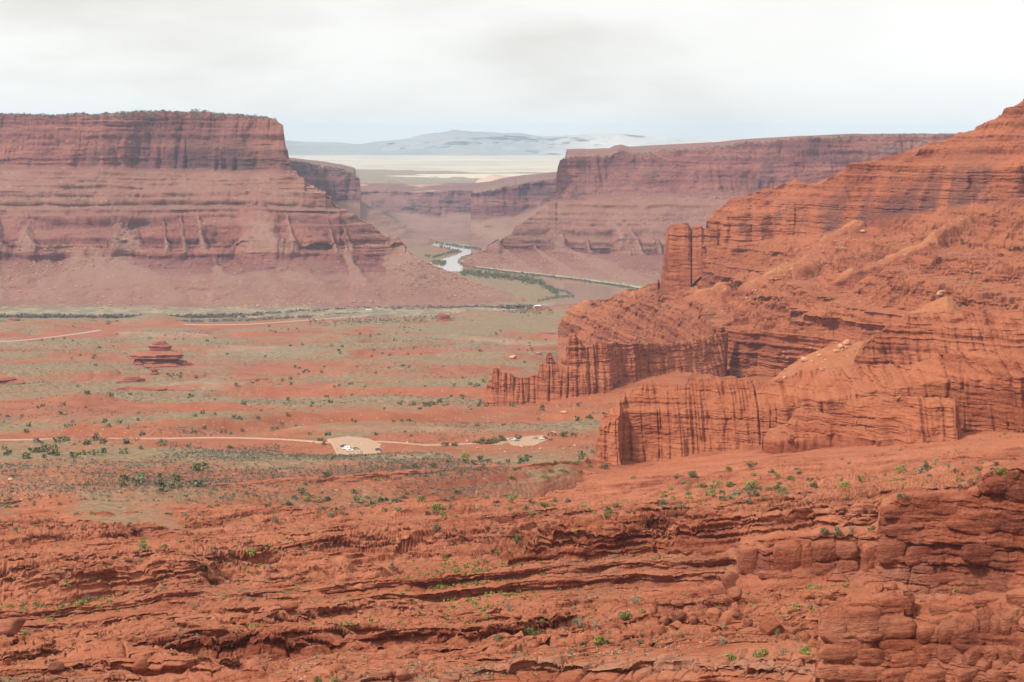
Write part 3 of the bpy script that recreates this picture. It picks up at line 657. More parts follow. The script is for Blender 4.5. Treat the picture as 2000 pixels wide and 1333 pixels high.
sheet('ridge_slope', cols(1090, 2040, 1.1, None, 2600), [
    R(RR(700, -260)), R(RR(25, -6), k=.3), C([(x, y, d) for x, y, d in sil_s], t=.8, k=.4, soil=.2),
    C([(1090, 100, 3000), (1377, 300, 3000), (1380, 428, 2990), (1430, 414, 2970), (1500, 411, 2940), (1560, 400, 2900), (1640, 394, 2850), (1700, 384, 2800), (1760, 368, 2760), (1800, 350, 2720), (1900, 335, 2620), (2000, 328, 2560), (2600, 300, 2200)], t=.25, c=.9, varn=.5),
    C([(1090, 100, 3000), (1377, 300, 3000), (1380, 478, 2970), (1420, 480, 2950), (1480, 472, 2920), (1560, 462, 2880), (1600, 457, 2850), (1640, 445, 2820), (1700, 425, 2780), (1740, 415, 2740), (1800, 410, 2700), (1900, 395, 2600), (2000, 385, 2540), (2600, 360, 2180)], c=1, varn=.9),
    C([(1090, 100, 3000), (1380, 486, 2955), (1600, 465, 2830), (1740, 424, 2720), (2000, 394, 2510), (2600, 370, 2160)], t=.8, soil=.45, pale=.2, f=.7),
    C([(1090, 100, 3200), (1290, 560, 3050), (1400, 532, 2850), (1560, 516, 2650), (1700, 500, 2500), (1850, 480, 2350), (2000, 468, 2250), (2600, 440, 2000)], t=1, c=.2, soil=.42, pale=.3, f=.8),
    C([(1090, 640, 3290), (1200, 600, 3080), (1300, 594, 2820), (1400, 576, 2620), (1500, 566, 2480), (1600, 560, 2380), (1700, 550, 2280), (1800, 538, 2200), (2000, 520, 2100), (2600, 500, 1900)], t=1, c=.3, soil=.25, pale=.15, f=.15),
    C([(1090, 642, 3260), (1200, 642, 2980), (1300, 640, 2700), (1400, 624, 2300), (1500, 622, 2220), (1600, 615, 2160), (1700, 610, 2100), (2000, 598, 1900), (2600, 590, 1750)], t=1, c=[(1090, .3), (1385, .35), (1415, .95), (2600, .95)]),
    C([(1090, 655, 3240), (1150, 668, 3040), (1200, 682, 2940), (1300, 704, 2650), (1400, 738, 2260), (1560, 738, 2190), (1620, 722, 2140), (1700, 704, 2080), (2000, 704, 1880), (2600, 700, 1730)], c=[(1090, .4), (1385, .5), (1415, 1), (2600, 1)], t=[(1090, .8), (1385, .7), (1415, .1)], varn=.15),
    C([(1090, 672, 3050), (1200, 715, 2500), (1300, 740, 2300), (1400, 756, 2120), (1560, 756, 2060), (1700, 740, 1980), (2000, 740, 1800), (2600, 740, 1650)], t=.6, soil=.7, pale=.2, f=.5),
    C([(1090, 700, 2700), (1200, 790, 1900), (1400, 800, 1860), (1700, 790, 1800), (2600, 790, 1600)], t=.4, soil=.8), R(RR(-60, -80))],
    [4, 4, 90, 80, 16, 150, 170, 180, 110, 60, 40, 2],
    dict(butt=[(16, 120), (7, 40)], flute=[(16, 34), (6, 13), (5, 14, 1)], flen=12, fgate=True, beds=[(3.2, 7, 16, 3.5, .25), (1.5, 2.6, 8, 1.3, .3)], lam=[(1.2, 4), (.7, 1.7)], lt=1.1, bt=.7,
         terr=[(9, 1, .5), (3.0, .9, .5)], terrb=.5, gw=9, under=.55, fans=(7, 55), cones=[(60, 300, 34, .1, 1.1)], fbm=[(4, 40), (1.2, 7)], an=2.2, relief=[(7, 60), (5, 22), (2, 8)], crest=[(2, 20), (1, 6)], warp=(2, 120), seed=13, ribs=RIBS, slabs=[(3.0, 14), (1.4, 6)]), MATS['ridge'], sil=sil_s, back_first=2)

def strip(name, x0, x1, m0, m1, top, bot, step, rows, prm, mat, attr_t, attr_b, back=(20, -6, 60, -60), mids=(), sil=None, tuck=(8, -20), attr_m=None):
    return sheet(name, cols(x0, x1, step, m0, m1), [R(RR(back[2], back[3])), R(RR(back[0], back[1]), **{k: v for k, v in attr_t.items()}), C(top, **attr_t)] + list(mids) + [C(bot, **attr_b), R(RR(*tuck))],
                 [4, 6] + rows + [4], prm, mat, sil=sil, back_first=2)
FINP = dict(fgate=False, toc=1.0, under=.5, butt=[(4, 45), (1.8, 14)], flute=[(4.5, 13), (2.4, 5), (3.6, 7, 1), (1.8, 3.2, 1)], flen=16, beds=[(1.3, 5, 13, 1.6, .25), (.6, 1.7, 5, .7, .3)], lam=[(.5, 2.2), (.3, .9)], lt=1.2, bt=.7,
            terr=[(4, .8, .6)], fbm=[(1.5, 18), (.5, 3.5)], relief=[(2, 30)], crest=[(1.5, 9), (.8, 3)], warp=(1, 60))
# castle tower on its shoulder
strip('castle_tower', 1289, 1410, None, None,
      [(1289, 578, 2972), (1292, 560, 2972), (1295, 530, 2972), (1299, 495, 2972), (1303, 462, 2972), (1305, 445, 2972), (1308, 441, 2971), (1330, 438, 2968), (1338, 434, 2967), (1344, 437, 2966), (1348, 444, 2969), (1351, 450, 2972), (1353, 441, 2966), (1370, 440, 2964), (1374, 447, 2968), (1386, 446, 2966), (1402, 450, 2970), (1406, 470, 2970), (1410, 508, 2970)],
      [(1289, 582, 2964), (1300, 588, 2947), (1312, 580, 2937), (1330, 572, 2934), (1349, 559, 2935), (1351, 558, 2944), (1353, 556, 2934), (1380, 532, 2930), (1406, 512, 2938), (1410, 509, 2957)], 1.0, [190], dict(FINP, butt=[(5, 60)], flute=[(3, 30), (1.5, 10), (2.5, 22, 1)], flen=40, beds=[(2.2, 11, 40, 1.8, .2)], lam=[(.8, 3)], seed=3, fgate=False), MATS['ridge'],
      dict(c=1, k=.6, varn=.4), dict(c=1, varn=.5), back=(30, -3, 40, -90), tuck=(50, 2))
# far fin with the spires
strip('spired_fin', 938, 1420, None, None,
      [(938, 800, 2020), (943, 792, 2020), (946, 775, 2022), (951, 752, 2023), (957, 740, 2024), (961, 738, 2024), (963, 723, 2025), (966, 718, 2025), (976, 719, 2025), (979, 729, 2025), (1001, 729, 2025), (1004, 737, 2026), (1030, 738, 2028), (1050, 733, 2030), (1052, 714, 2030),
       (1062, 711, 2030), (1068, 692, 2032), (1072, 689, 2032), (1078, 690, 2032), (1084, 710, 2032), (1095, 709, 2034), (1101, 700, 2034), (1105, 682, 2035), (1109, 668, 2035), (1112, 655, 2035), (1124, 653, 2035), (1128, 662, 2036), (1137, 669, 2036), (1146, 682, 2038), (1152, 676, 2040), (1160, 672, 2040), (1200, 671, 2060), (1260, 673, 2100), (1320, 672, 2150), (1420, 650, 2260)],
      [(938, 802, 2008), (944, 793, 2006), (1000, 793, 2003), (1060, 790, 2002), (1100, 777, 2006), (1150, 771, 2010), (1190, 765, 2020), (1225, 746, 2060), (1260, 738, 2085), (1330, 724, 2130), (1420, 736, 2200)], 1.0, [190], dict(FINP, seed=7), MATS['fin'],
      dict(c=1, k=[(938, .3), (1150, .3), (1170, 1)]), dict(c=1), back=(9, -1, 10, -60), tuck=(-12, -5))
strip('fin_apron', 930, 1440, None, None, [(930, 800, 1990), (1000, 792, 2010), (1090, 780, 2012), (1190, 766, 2026), (1225, 746, 2058), (1260, 738, 2080), (1330, 724, 2120), (1440, 740, 2190)], [(930, 812, 1900), (1100, 812, 1830), (1190, 812, 1800), (1260, 790, 1850), (1330, 775, 1950), (1440, 770, 2050)], 1.6, [44],
      dict(FINP, terr=[(4, .9, .6)], relief=[(3, 30)], seed=8), MATS['fin'], dict(t=1, c=.4, soil=.2), dict(t=.8, soil=.7, veg=.3), back=(9, -1, 30, -30), tuck=(-30, -20))
# orange debris slopes between the fins
strip('debris_slope', 1488, 1740, None, None, [(1488, 752, 1600), (1505, 745, 1610), (1540, 716, 1620), (1580, 695, 1620), (1620, 676, 1620), (1650, 669, 1620), (1680, 666, 1620), (1702, 672, 1620), (1740, 700, 1610)], [(1488, 765, 1540), (1560, 745, 1540), (1740, 745, 1540)], 1.6, [60],
      dict(fbm=[(2, 12), (.8, 3)], relief=[(3, 20)], seed=3), MATS['fin'], dict(soil=1, pale=.6), dict(soil=1, pale=.3), tuck=(-30, -20))
strip('debris_slope', 1698, 1880, None, None, [(1698, 662, 1640), (1740, 640, 1650), (1768, 616, 1650), (1800, 600, 1650), (1830, 584, 1650), (1850, 577, 1650), (1862, 586, 1650), (1880, 606, 1650)], [(1698, 690, 1600), (1780, 660, 1600), (1880, 640, 1600)], 1.6, [40],
      dict(fbm=[(2, 12), (.8, 3)], relief=[(3, 20)], seed=4), MATS['fin'], dict(soil=1, pale=.6), dict(soil=1, pale=.3), tuck=(-30, -20))
strip('upper_fin', 1662, 2040, None, 2500, [(1662, 722, 1500), (1672, 702, 1500), (1680, 682, 1502), (1690, 672, 1502), (1700, 664, 1504), (1722, 644, 1506), (1745, 630, 1508), (1766, 622, 1508), (1770, 613, 1508), (1800, 612, 1508), (1850, 608, 1500), (1900, 606, 1490), (2000, 600, 1470), (2500, 590, 1380)],
      [(1662, 724, 1490), (1780, 722, 1470), (1850, 712, 1460), (2000, 712, 1430), (2500, 700, 1330)], 1.1, [50, 90], dict(FINP, butt=[(7, 45), (3, 14)], seed=17), MATS['fin'],
      dict(c=.9, t=.5, k=.8), dict(c=1, t=.3), back=(10, -1, 30, -40), tuck=(-10, -10), mids=[C([(1662, 723, 1496), (1700, 690, 1494), (1780, 650, 1492), (1850, 640, 1480), (2000, 640, 1450), (2500, 620, 1350)], t=1, c=.6, pale=.2)])
# ---- foreground benches
XS = [-600, 0, 350, 600, 800, 1060, 1250, 1500, 1750, 2000, 2600]
def G(ys, ds, **a): return C(list(zip(XS, ys, ds)), **a)
sheet('sandstone_benches', cols(-30, 2030, 1.4, -700, 2700), [
    R(RR(120, -30)), R(RR(12, -2), t=.5, soil=.5),
    G([994, 982, 952, 934, 920, 905, 893, 862, 852, 842, 830], [1000, 1000, 1020, 1050, 1080, 1140, 1240, 1208, 1145, 1085, 940], t=.2, c=.5, k=.3, soil=.3, veg=.08),
    G([1010, 998, 985, 982, 965, 956, 925, 892, 880, 868, 850], [996, 996, 1014, 1042, 1074, 1118, 1160, 1130, 1070, 1010, 840], c=1, t=.3),
    G([1030, 1018, 1000, 996, 982, 978, 962, 940, 930, 918, 900], [850, 880, 900, 930, 960, 980, 930, 850, 800, 740, 640], t=.7, soil=.42, veg=.3),
    G([1045, 1035, 1028, 1020, 1012, 1000, 985, 985, 975, 960, 950], [790, 800, 820, 830, 850, 860, 820, 700, 620, 560, 500], t=.8, soil=.4, veg=.32),
    G([1110, 1100, 1085, 1092, 1085, 1040, 1002, 1004, 1000, 990, 980], [640, 640, 640, 650, 660, 680, 630, 560, 530, 500, 470], t=1, c=.8, soil=.1),
    G([1150, 1140, 1100, 1100, 1098, 1052, 1014, 1020, 1030, 1060, 1080], [540, 540, 545, 530, 525, 530, 525, 485, 462, 446, 420], t=.9, c=.5, soil=.4, veg=.2, k=.3),
    G([1240, 1232, 1180, 1160, 1166, 1160, 1145, 1130, 1150, 1170, 1200], [520, 520, 524, 515, 510, 515, 510, 458, 440, 424, 400], c=1, t=.5, varn=.35),
    G([1252, 1244, 1200, 1185, 1188, 1186, 1180, 1170, 1180, 1200, 1230], [470, 470, 480, 470, 470, 465, 460, 420, 390, 370, 340], t=.7, soil=.42, veg=.15),
    G([1262, 1255, 1240, 1222, 1228, 1232, 1235, 1235, 1240, 1240, 1260], [400, 400, 400, 410, 400, 380, 370, 350, 340, 320, 300], t=.7, soil=.45, veg=.2),
    G([1308, 1300, 1292, 1290, 1292, 1270, 1263, 1266, 1275, 1280, 1300], [315, 315, 315, 312, 308, 320, 312, 300, 290, 280, 260], t=.9, c=.5, soil=.3),
    G([1322, 1312, 1304, 1302, 1304, 1282, 1275, 1276, 1290, 1300, 1330], [311, 311, 311, 309, 305, 316, 308, 297, 287, 276, 256], t=.7, c=1),
    G([1350, 1342, 1340, 1338, 1328, 1322, 1318, 1314, 1330, 1340, 1370], [280, 280, 280, 278, 284, 286, 280, 272, 262, 252, 240], t=.8, c=.2, pale=.6),
    G([1385, 1376, 1374, 1370, 1362, 1358, 1354, 1350, 1365, 1375, 1400], [276, 276, 276, 274, 281, 283, 277, 269, 259, 249, 236], c=1, t=.5),
    G([1600, 1600, 1600, 1600, 1600, 1600, 1600, 1600, 1600, 1600, 1600], [190, 190, 190, 190, 190, 190, 190, 190, 190, 190, 190], t=.8, c=.3), R(RR(-20, -80))],
    [2, 6, 34, 200, 130, 330, 260, 200, 170, 260, 380, 80, 170, 80, 160, 2],
    dict(butt=[(4, 40), (1.6, 12)], beds=[(1.7, 2.6, 11, 1.3, .3), (.6, .8, 4, .5, .3)], lam=[(.6, 1.1), (.3, .4)], lt=.9, bt=1.0,
         terr=[(3.4, 1.0, .6), (1.2, 1.0, .5)], terrb=.3, gw=7, under=.6, an=2.6, relief=[(5.0, 60), (4.6, 20), (2.1, 8), (.5, 2.6)], slabs=[(1.3, 4.5), (.65, 1.8)], slabb=.2, fbm=[(.9, 9), (.3, 2)], crest=[(1.5, 12), (.6, 3)], warp=(1.2, 30), dip=(.08, -.2), seed=27), MATS['ledge'], back_first=2)

# near fluted fin running off to the right
F2TOP = [(1154, 905, 1222), (1160, 880, 1222), (1166, 850, 1220), (1172, 820, 1220), (1180, 808, 1220), (1200, 795, 1220), (1212, 785, 1222), (1222, 770, 1236), (1235, 762, 1238), (1262, 750, 1238), (1300, 752, 1238), (1330, 755, 1236), (1345, 745, 1236), (1360, 740, 1234), (1420, 742, 1230),
         (1480, 741, 1224), (1500, 746, 1220), (1540, 736, 1215), (1560, 723, 1210), (1600, 722, 1205), (1650, 720, 1198), (1658, 716, 1196), (1780, 712, 1170), (1800, 700, 1165), (1840, 690, 1155), (1860, 686, 1150), (2000, 684, 1110), (2500, 670, 1000)]
F2MID = [(1154, 906, 1216), (1172, 835, 1208), (1200, 822, 1204), (1212, 812, 1206), (1216, 806, 1222), (1300, 800, 1221), (1400, 798, 1213), (1500, 800, 1200), (1600, 785, 1180), (1700, 765, 1160), (1800, 750, 1140), (2000, 735, 1085), (2500, 720, 980)]
F2BOT = [(1154, 912, 1210), (1180, 918, 1194), (1205, 928, 1188), (1213, 928, 1188), (1217, 915, 1214), (1260, 908, 1208), (1300, 906, 1204), (1400, 892, 1192), (1500, 872, 1190), (1600, 862, 1172), (1700, 866, 1150), (1800, 874, 1130), (1900, 870, 1106), (2000, 854, 1076), (2500, 840, 972)]
strip('fluted_fin', 1154, 2040, None, 2500, F2TOP, F2BOT, 1.0, [70, 150], dict(FINP, butt=[(1.6, 40), (1.0, 12)], flute=[(4.0, 13), (2.8, 5), (4.0, 6, 1), (2.0, 2.8, 1)], flen=26, beds=[(.7, 4, 10, .8, .25), (.35, 1.3, 4, .45, .3)], lam=[(.28, 1.6), (.18, .7)], seed=19), MATS['fin'],
      dict(c=.9, t=.35, k=.7), dict(c=1), back=(8, -1, 12, -50), tuck=(-10, -4), mids=[C(F2MID, c=1, t=.15)])
strip('ledge_fin', 1488, 1882, None, None, [(1488, 862, 1166), (1500, 842, 1166), (1540, 830, 1161), (1552, 806, 1159), (1562, 798, 1157), (1590, 799, 1153), (1602, 806, 1150), (1620, 812, 1146), (1648, 806, 1141), (1652, 785, 1137), (1700, 778, 1128), (1760, 776, 1110), (1868, 783, 1085), (1876, 792, 1085), (1880, 840, 1084), (1882, 872, 1084)],
      [(1488, 866, 1158), (1520, 860, 1149), (1560, 862, 1142), (1600, 852, 1136), (1660, 852, 1124), (1750, 872, 1096), (1882, 876, 1070)], 1.0, [24, 100],
      dict(FINP, butt=[(3, 25)], flute=[(2.2, 6), (.8, 2.5), (2.2, 5, 1)], beds=[(1.8, 5, 9, 1.8, .35), (.5, 1.3, 4, .6, .3)], seed=23), MATS['fin'], dict(c=.9, k=.6, pale=.5), dict(c=1), back=(8, -1, 10, -40), tuck=(-1, -16),
      mids=[C([(1488, 864, 1162), (1540, 840, 1155), (1600, 818, 1145), (1652, 799, 1132), (1700, 793, 1122), (1868, 798, 1080), (1882, 874, 1079)], c=1, pale=.3)])

# ---- right hand block cliff
strip('block_cliff', 1438, 2040, None, 2600,
      [(1438, 1120, 460.8), (1443, 1075, 459.6), (1448, 1064, 459), (1480, 1060, 454.8), (1500, 1058, 451.2), (1515, 1054, 450.4), (1560, 1050, 449.3), (1600, 1044, 447.6), (1640, 1046, 447.3), (1690, 1040, 445.5), (1714, 1034, 444.1), (1718, 1008, 443.5), (1724, 990, 442.8), (1740, 984, 443), (1776, 966, 442.2), (1830, 970, 440), (1880, 975, 437.1), (1908, 962, 435.1), (1918, 932, 432.8), (1935, 922, 431.8), (2000, 914, 427.8), (2600, 880, 412)],
      [(1438, 1124, 458), (1500, 1130, 447), (1600, 1135, 442), (1700, 1150, 437), (1760, 1190, 432), (1900, 1215, 424), (2000, 1230, 418), (2600, 1290, 400)], 1.0, [110, 50],
      dict(toc=1.2, butt=[(1.6, 30), (1.0, 9)], beds=[(1.3, 3.6, 6.5, 1.3, .22), (.35, .9, 2.2, .4, .3)], flute=[(.8, 5)], flen=6, lam=[(.25, .8), (.12, .3)], fbm=[(.8, 6), (.25, 1.5)], crest=[(.7, 5), (.3, 1.5)], warp=(.5, 20), dip=(.03, 0), seed=33, off=(0, 40, 0)), MATS['ledge'],
      dict(c=.8, k=.6, soil=.2), dict(c=.8, t=.5), back=(7, .3, 30, -14), tuck=(-6, -4),
      mids=[C([(1438, 1123, 458.7), (1500, 1108, 449.1), (1600, 1106, 445.5), (1700, 1108, 441.2), (1760, 1120, 437.6), (1900, 1125, 431), (2000, 1130, 425), (2600, 1160, 408.4)], c=1, varn=.5)])
# ---- rounded blocks, bottom right
strip('rounded_outcrop', 1598, 2040, None, 2500,
      [(1598, 1300, 232), (1602, 1240, 231), (1608, 1215, 231), (1630, 1200, 230), (1655, 1182, 229), (1700, 1178, 229), (1720, 1168, 229), (1745, 1160, 229), (1770, 1166, 228), (1782, 1186, 228), (1785, 1200, 229), (1800, 1202, 228), (1845, 1196, 227), (1860, 1186, 226), (1905, 1182, 226), (1920, 1176, 225), (1960, 1180, 224), (2000, 1165, 222), (2500, 1140, 205)],
      [(1598, 1420, 226), (1700, 1440, 221), (2000, 1440, 214), (2500, 1440, 195)], .9, [70, 190],
      dict(butt=[(2.2, 10), (1.0, 4.5)], beds=[(1.1, 2.2, 4.2, 1.4, .38), (.22, .7, 1.8, .25, .35)], lam=[(.16, .5), (.06, .2)], fbm=[(.45, 3), (.2, .8)], crest=[(.5, 4)], warp=(.5, 10), seed=41, off=(10, 60, 0)), MATS['ledge'],
      dict(c=.9, k=.7), dict(c=.9), back=(5, .2, 20, -12), tuck=(-4, -6),
      mids=[C([(1598, 1400, 229), (1640, 1250, 226), (1700, 1225, 225), (1800, 1230, 224), (2000, 1215, 218), (2500, 1200, 200)], c=1, varn=.3)])

for o in list(COL.objects):
    if o.type == 'MESH' and 'kind' not in o: tag(o, kind='structure')

# ================================================================== ROADS, LOTS
def ribbon(name, pl, w, mat, lift=.6, zf=None, n=8, thick=1.0):
    pts = []
    for (a, b) in zip(pl[:-1], pl[1:]):
        for i in range(n): pts.append((a[0] + (b[0] - a[0]) * i / n, a[1] + (b[1] - a[1]) * i / n))
    pts.append(pl[-1]); pts = np.array(pts); k = np.ones(9) / 9
    pts = np.stack([np.convolve(np.pad(pts[:, i], 4, 'edge'), k, 'valid') for i in (0, 1)], -1)
    d = np.gradient(pts, axis=0); d /= np.linalg.norm(d, axis=1, keepdims=True); nn = np.stack([-d[:, 1], d[:, 0]], -1)
    rows = []
    for s_, dz in ((-1.25, -thick), (-1, 0), (-.4, .08), (.4, .08), (1, 0), (1.25, -thick)):
        q = pts + nn * s_ * w / 2; c = zf(q[:, 0], q[:, 1]) if zf else valley_z(q[:, 0], q[:, 1])[0]
        cc = zf(pts[:, 0], pts[:, 1]) if zf else valley_z(pts[:, 0], pts[:, 1])[0]
        rows.append(np.stack([q[:, 0], q[:, 1], (np.maximum(c, cc) if abs(s_) <= 1 else c) + lift + dz], -1))
    V = np.stack(rows); me = np_mesh(name, V.reshape(-1, 3), grid_faces(*V.shape[:2]), mat, True)
    return tag(link(name, me), kind='structure')
gravel = simple('pale_gravel', (.40, .25, .165), .95, var=.18, vs=.4)
asph = simple('worn_asphalt', (.36, .30, .25), .9, var=.12, vs=.3)
ribbon('gravel_road', RP['gravel_road'], 6.0, gravel); ribbon('valley_road', RP['upper_road'], 10, asph, lift=.5); ribbon('river_road', RP['river_road'], 10, asph, lift=.5)
for k, pl in LP.items():
    r = densify(pl, 0, 0, 6); cx, cy_ = LC[k]; z = LZ[k] + .32; rg = np.random.RandomState(4)
    out_ = [(x + rg.randn() * .25, y + rg.randn() * .5) for x, y in r]; n = len(out_)
    V = [(cx, cy_, z)] + [(cx + (x - cx) * .6, cy_ + (y - cy_) * .6, z) for x, y in out_] + [(x, y, z) for x, y in out_] + [(cx + (x - cx) * 1.12, cy_ + (y - cy_) * 1.1, z - 1.2) for x, y in out_]
    Fc = [(0, 1 + i, 1 + (i + 1) % n) for i in range(n)]
    for q in (1, 1 + n):
        Fc += [(q + i, q + n + i, q + n + (i + 1) % n, q + (i + 1) % n) for i in range(n)]
    me = bpy.data.meshes.new(k); me.from_pydata(V, [], Fc); me.materials.append(gravel); tag(link(k, me), kind='structure')
def zplane(px, py, z):
    a = P(px, py, 1.0); d = a - np.array([0, 0, CAMZ]); t = (z - CAMZ) / d[2]; return (d[0] * t, d[1] * t)
hw = [zplane(x, y, 8.0) for x, y in [(903, 508), (912, 517), (935, 521), (1000, 529), (1060, 535), (1120, 542), (1180, 550), (1240, 559), (1300, 568)]]
ribbon('canyon_highway', hw, 8, asph, lift=0, zf=lambda x, y: 0 * x + 8.0, thick=2.5)

# ================================================================== PLANTS
def leaf_mat(name, a, b):
    m, t, bs = new_mat(name, .8); oi = N(t, 'ShaderNodeObjectInfo'); g = N(t, 'ShaderNodeNewGeometry')
    n = N(t, 'ShaderNodeTexNoise'); n.inputs['Scale'].default_value = 1.3; n.inputs['Detail'].default_value = 3; t.links.new(g.outputs['Position'], n.inputs['Vector'])
    ad_ = N(t, 'ShaderNodeMath', operation='MULTIPLY_ADD'); ad_.inputs[1].default_value = .45; t.links.new(oi.outputs['Random'], ad_.inputs[0]); t.links.new(n.outputs[0], ad_.inputs[2])
    r = N(t, 'ShaderNodeValToRGB'); setramp(r, [(.42, a), (.85, b)]); t.links.new(ad_.outputs[0], r.inputs[0]); t.links.new(r.outputs[0], bs.inputs['Base Color'])
    return m
LM = {'green': leaf_mat('leaf_green', (.10, .125, .03), (.28, .29, .075)), 'olive': leaf_mat('leaf_olive', (.085, .095, .045), (.16, .165, .08)),
      'sage': leaf_mat('leaf_sage', (.17, .155, .09), (.32, .29, .18)), 'bare': leaf_mat('twig_grey', (.18, .15, .12), (.30, .25, .20)),
      'brush': leaf_mat('riverside_leaf', (.12, .11, .085), (.20, .18, .135)), 'straw': leaf_mat('leaf_straw', (.30, .27, .15), (.42, .38, .22))}
bark = simple('bark', (.12, .08, .06), .95)
def clump_mesh(name, seed, mat, nl=260, lobes=9, tall=1.0, leaf=.055, spread=1.0):
    """unit-wide shrub of leaf sprays gathered in lobes"""
    r = np.random.RandomState(seed); Vs, Fs = [], []
    lc = np.stack([r.uniform(-.36, .36, lobes) * spread, r.uniform(-.30, .30, lobes) * spread, r.uniform(.14, .62, lobes) * tall], -1)
    lr = r.uniform(.10, .22, lobes)
    lc[:, 2] *= 1 - .6 * (np.hypot(lc[:, 0], lc[:, 1]) / .5) ** 2
    for i in range(nl):
        k = r.randint(lobes); d = r.randn(3); d /= np.linalg.norm(d); p = lc[k] + d * lr[k] * r.uniform(.55, 1.1) * np.array([1, 1, tall ** .5])
        if p[2] < 0: p[2] = abs(p[2]) * .3
        a = r.randn(3); a /= np.linalg.norm(a); b = np.cross(a, d + .4 * r.randn(3)); b /= np.linalg.norm(b) + 1e-6; L_ = leaf * r.uniform(.6, 1.5)
        n0 = len(Vs); Vs += [p - a * L_, p + b * L_ * .6, p + a * L_, p - b * L_ * .6]; Fs.append((n0, n0 + 1, n0 + 2, n0 + 3))
    return np_mesh(name, Vs, Fs, LM[mat], False)
def stems_mesh(name, seed, tall=1.0, n=7, m=None):
    r = np.random.RandomState(seed); Vs, Fs = [], []
    for i in range(n):
        a = r.uniform(0, 6.28); tip = np.array([math.cos(a) * .3, math.sin(a) * .25, .45 * tall * r.uniform(.7, 1.2)]); pr = None
        for q, (t, w) in enumerate(((0, .022), (.5, .014), (1, .004))):
            c = tip * t + np.array([0, 0, .08 * math.sin(3.1 * t)]); n0 = len(Vs)
            for k in range(4): Vs.append(c + w * np.array([math.cos(k * 1.57), math.sin(k * 1.57), 0]))
            if pr is not None: Fs += [(pr + k, pr + (k + 1) % 4, n0 + (k + 1) % 4, n0 + k) for k in range(4)]
            pr = n0
    return np_mesh(name, Vs, Fs, m or bark, True)
SHR = {}
for ci, (k, nm) in enumerate((('green', 'green_shrub'), ('olive', 'olive_shrub'), ('sage', 'grey_shrub'))):
    SHR[k] = [(clump_mesh(nm, 100 + ci * 10 + i, k, 420 if k != 'sage' else 320, 10, (1.0, 1.25, .75)[i % 3], .05), stems_mesh('stems', 50 + i)) for i in range(4)]
SHR['tall'] = [(clump_mesh('juniper', 150 + i, 'green', 460, 12, 1.9, .05, .7), stems_mesh('stems', 60 + i, 1.8)) for i in range(2)]
SHR['dark'] = [(clump_mesh('juniper', 170 + i, 'olive', 420, 12, 1.2, .055, .9), stems_mesh('stems', 64 + i, 1.2)) for i in range(2)]
BSH = [(clump_mesh('dry_bush', 160 + i, 'bare', 160, 8, 1.0, .03), stems_mesh('stems', 70 + i, 1.6, 16, LM['bare'])) for i in range(2)]
SHR['dry'] = BSH
NM = {'green': 'green_shrub', 'olive': 'olive_shrub', 'sage': 'grey_shrub', 'tall': 'juniper', 'dark': 'juniper', 'dry': 'dry_bush'}
CT = {'green': 'shrub', 'olive': 'shrub', 'sage': 'shrub', 'tall': 'juniper tree', 'dark': 'juniper tree', 'dry': 'dead bush'}
placed = []
def shrub(kind, px, py, wpx, label, group=None, parts=True, hz_=1.0):
    p = stand(px, py)
    if p is None: return
    w = wpx / F * p[1]; var = SHR[kind][len(placed) % len(SHR[kind])]
    o = link(NM[kind], var[0]); o.location = (p[0], p[1], p[2] - .06 * w); o.rotation_euler = (0, 0, random.uniform(0, 6.28))
    o.scale = (w * 1.25, w * 1.25, w * 1.0 * hz_ * random.uniform(.9, 1.1)); placed.append((px, py))
    if parts: c = link('stems', var[1], o)
    tag(o, label, CT[kind], group)
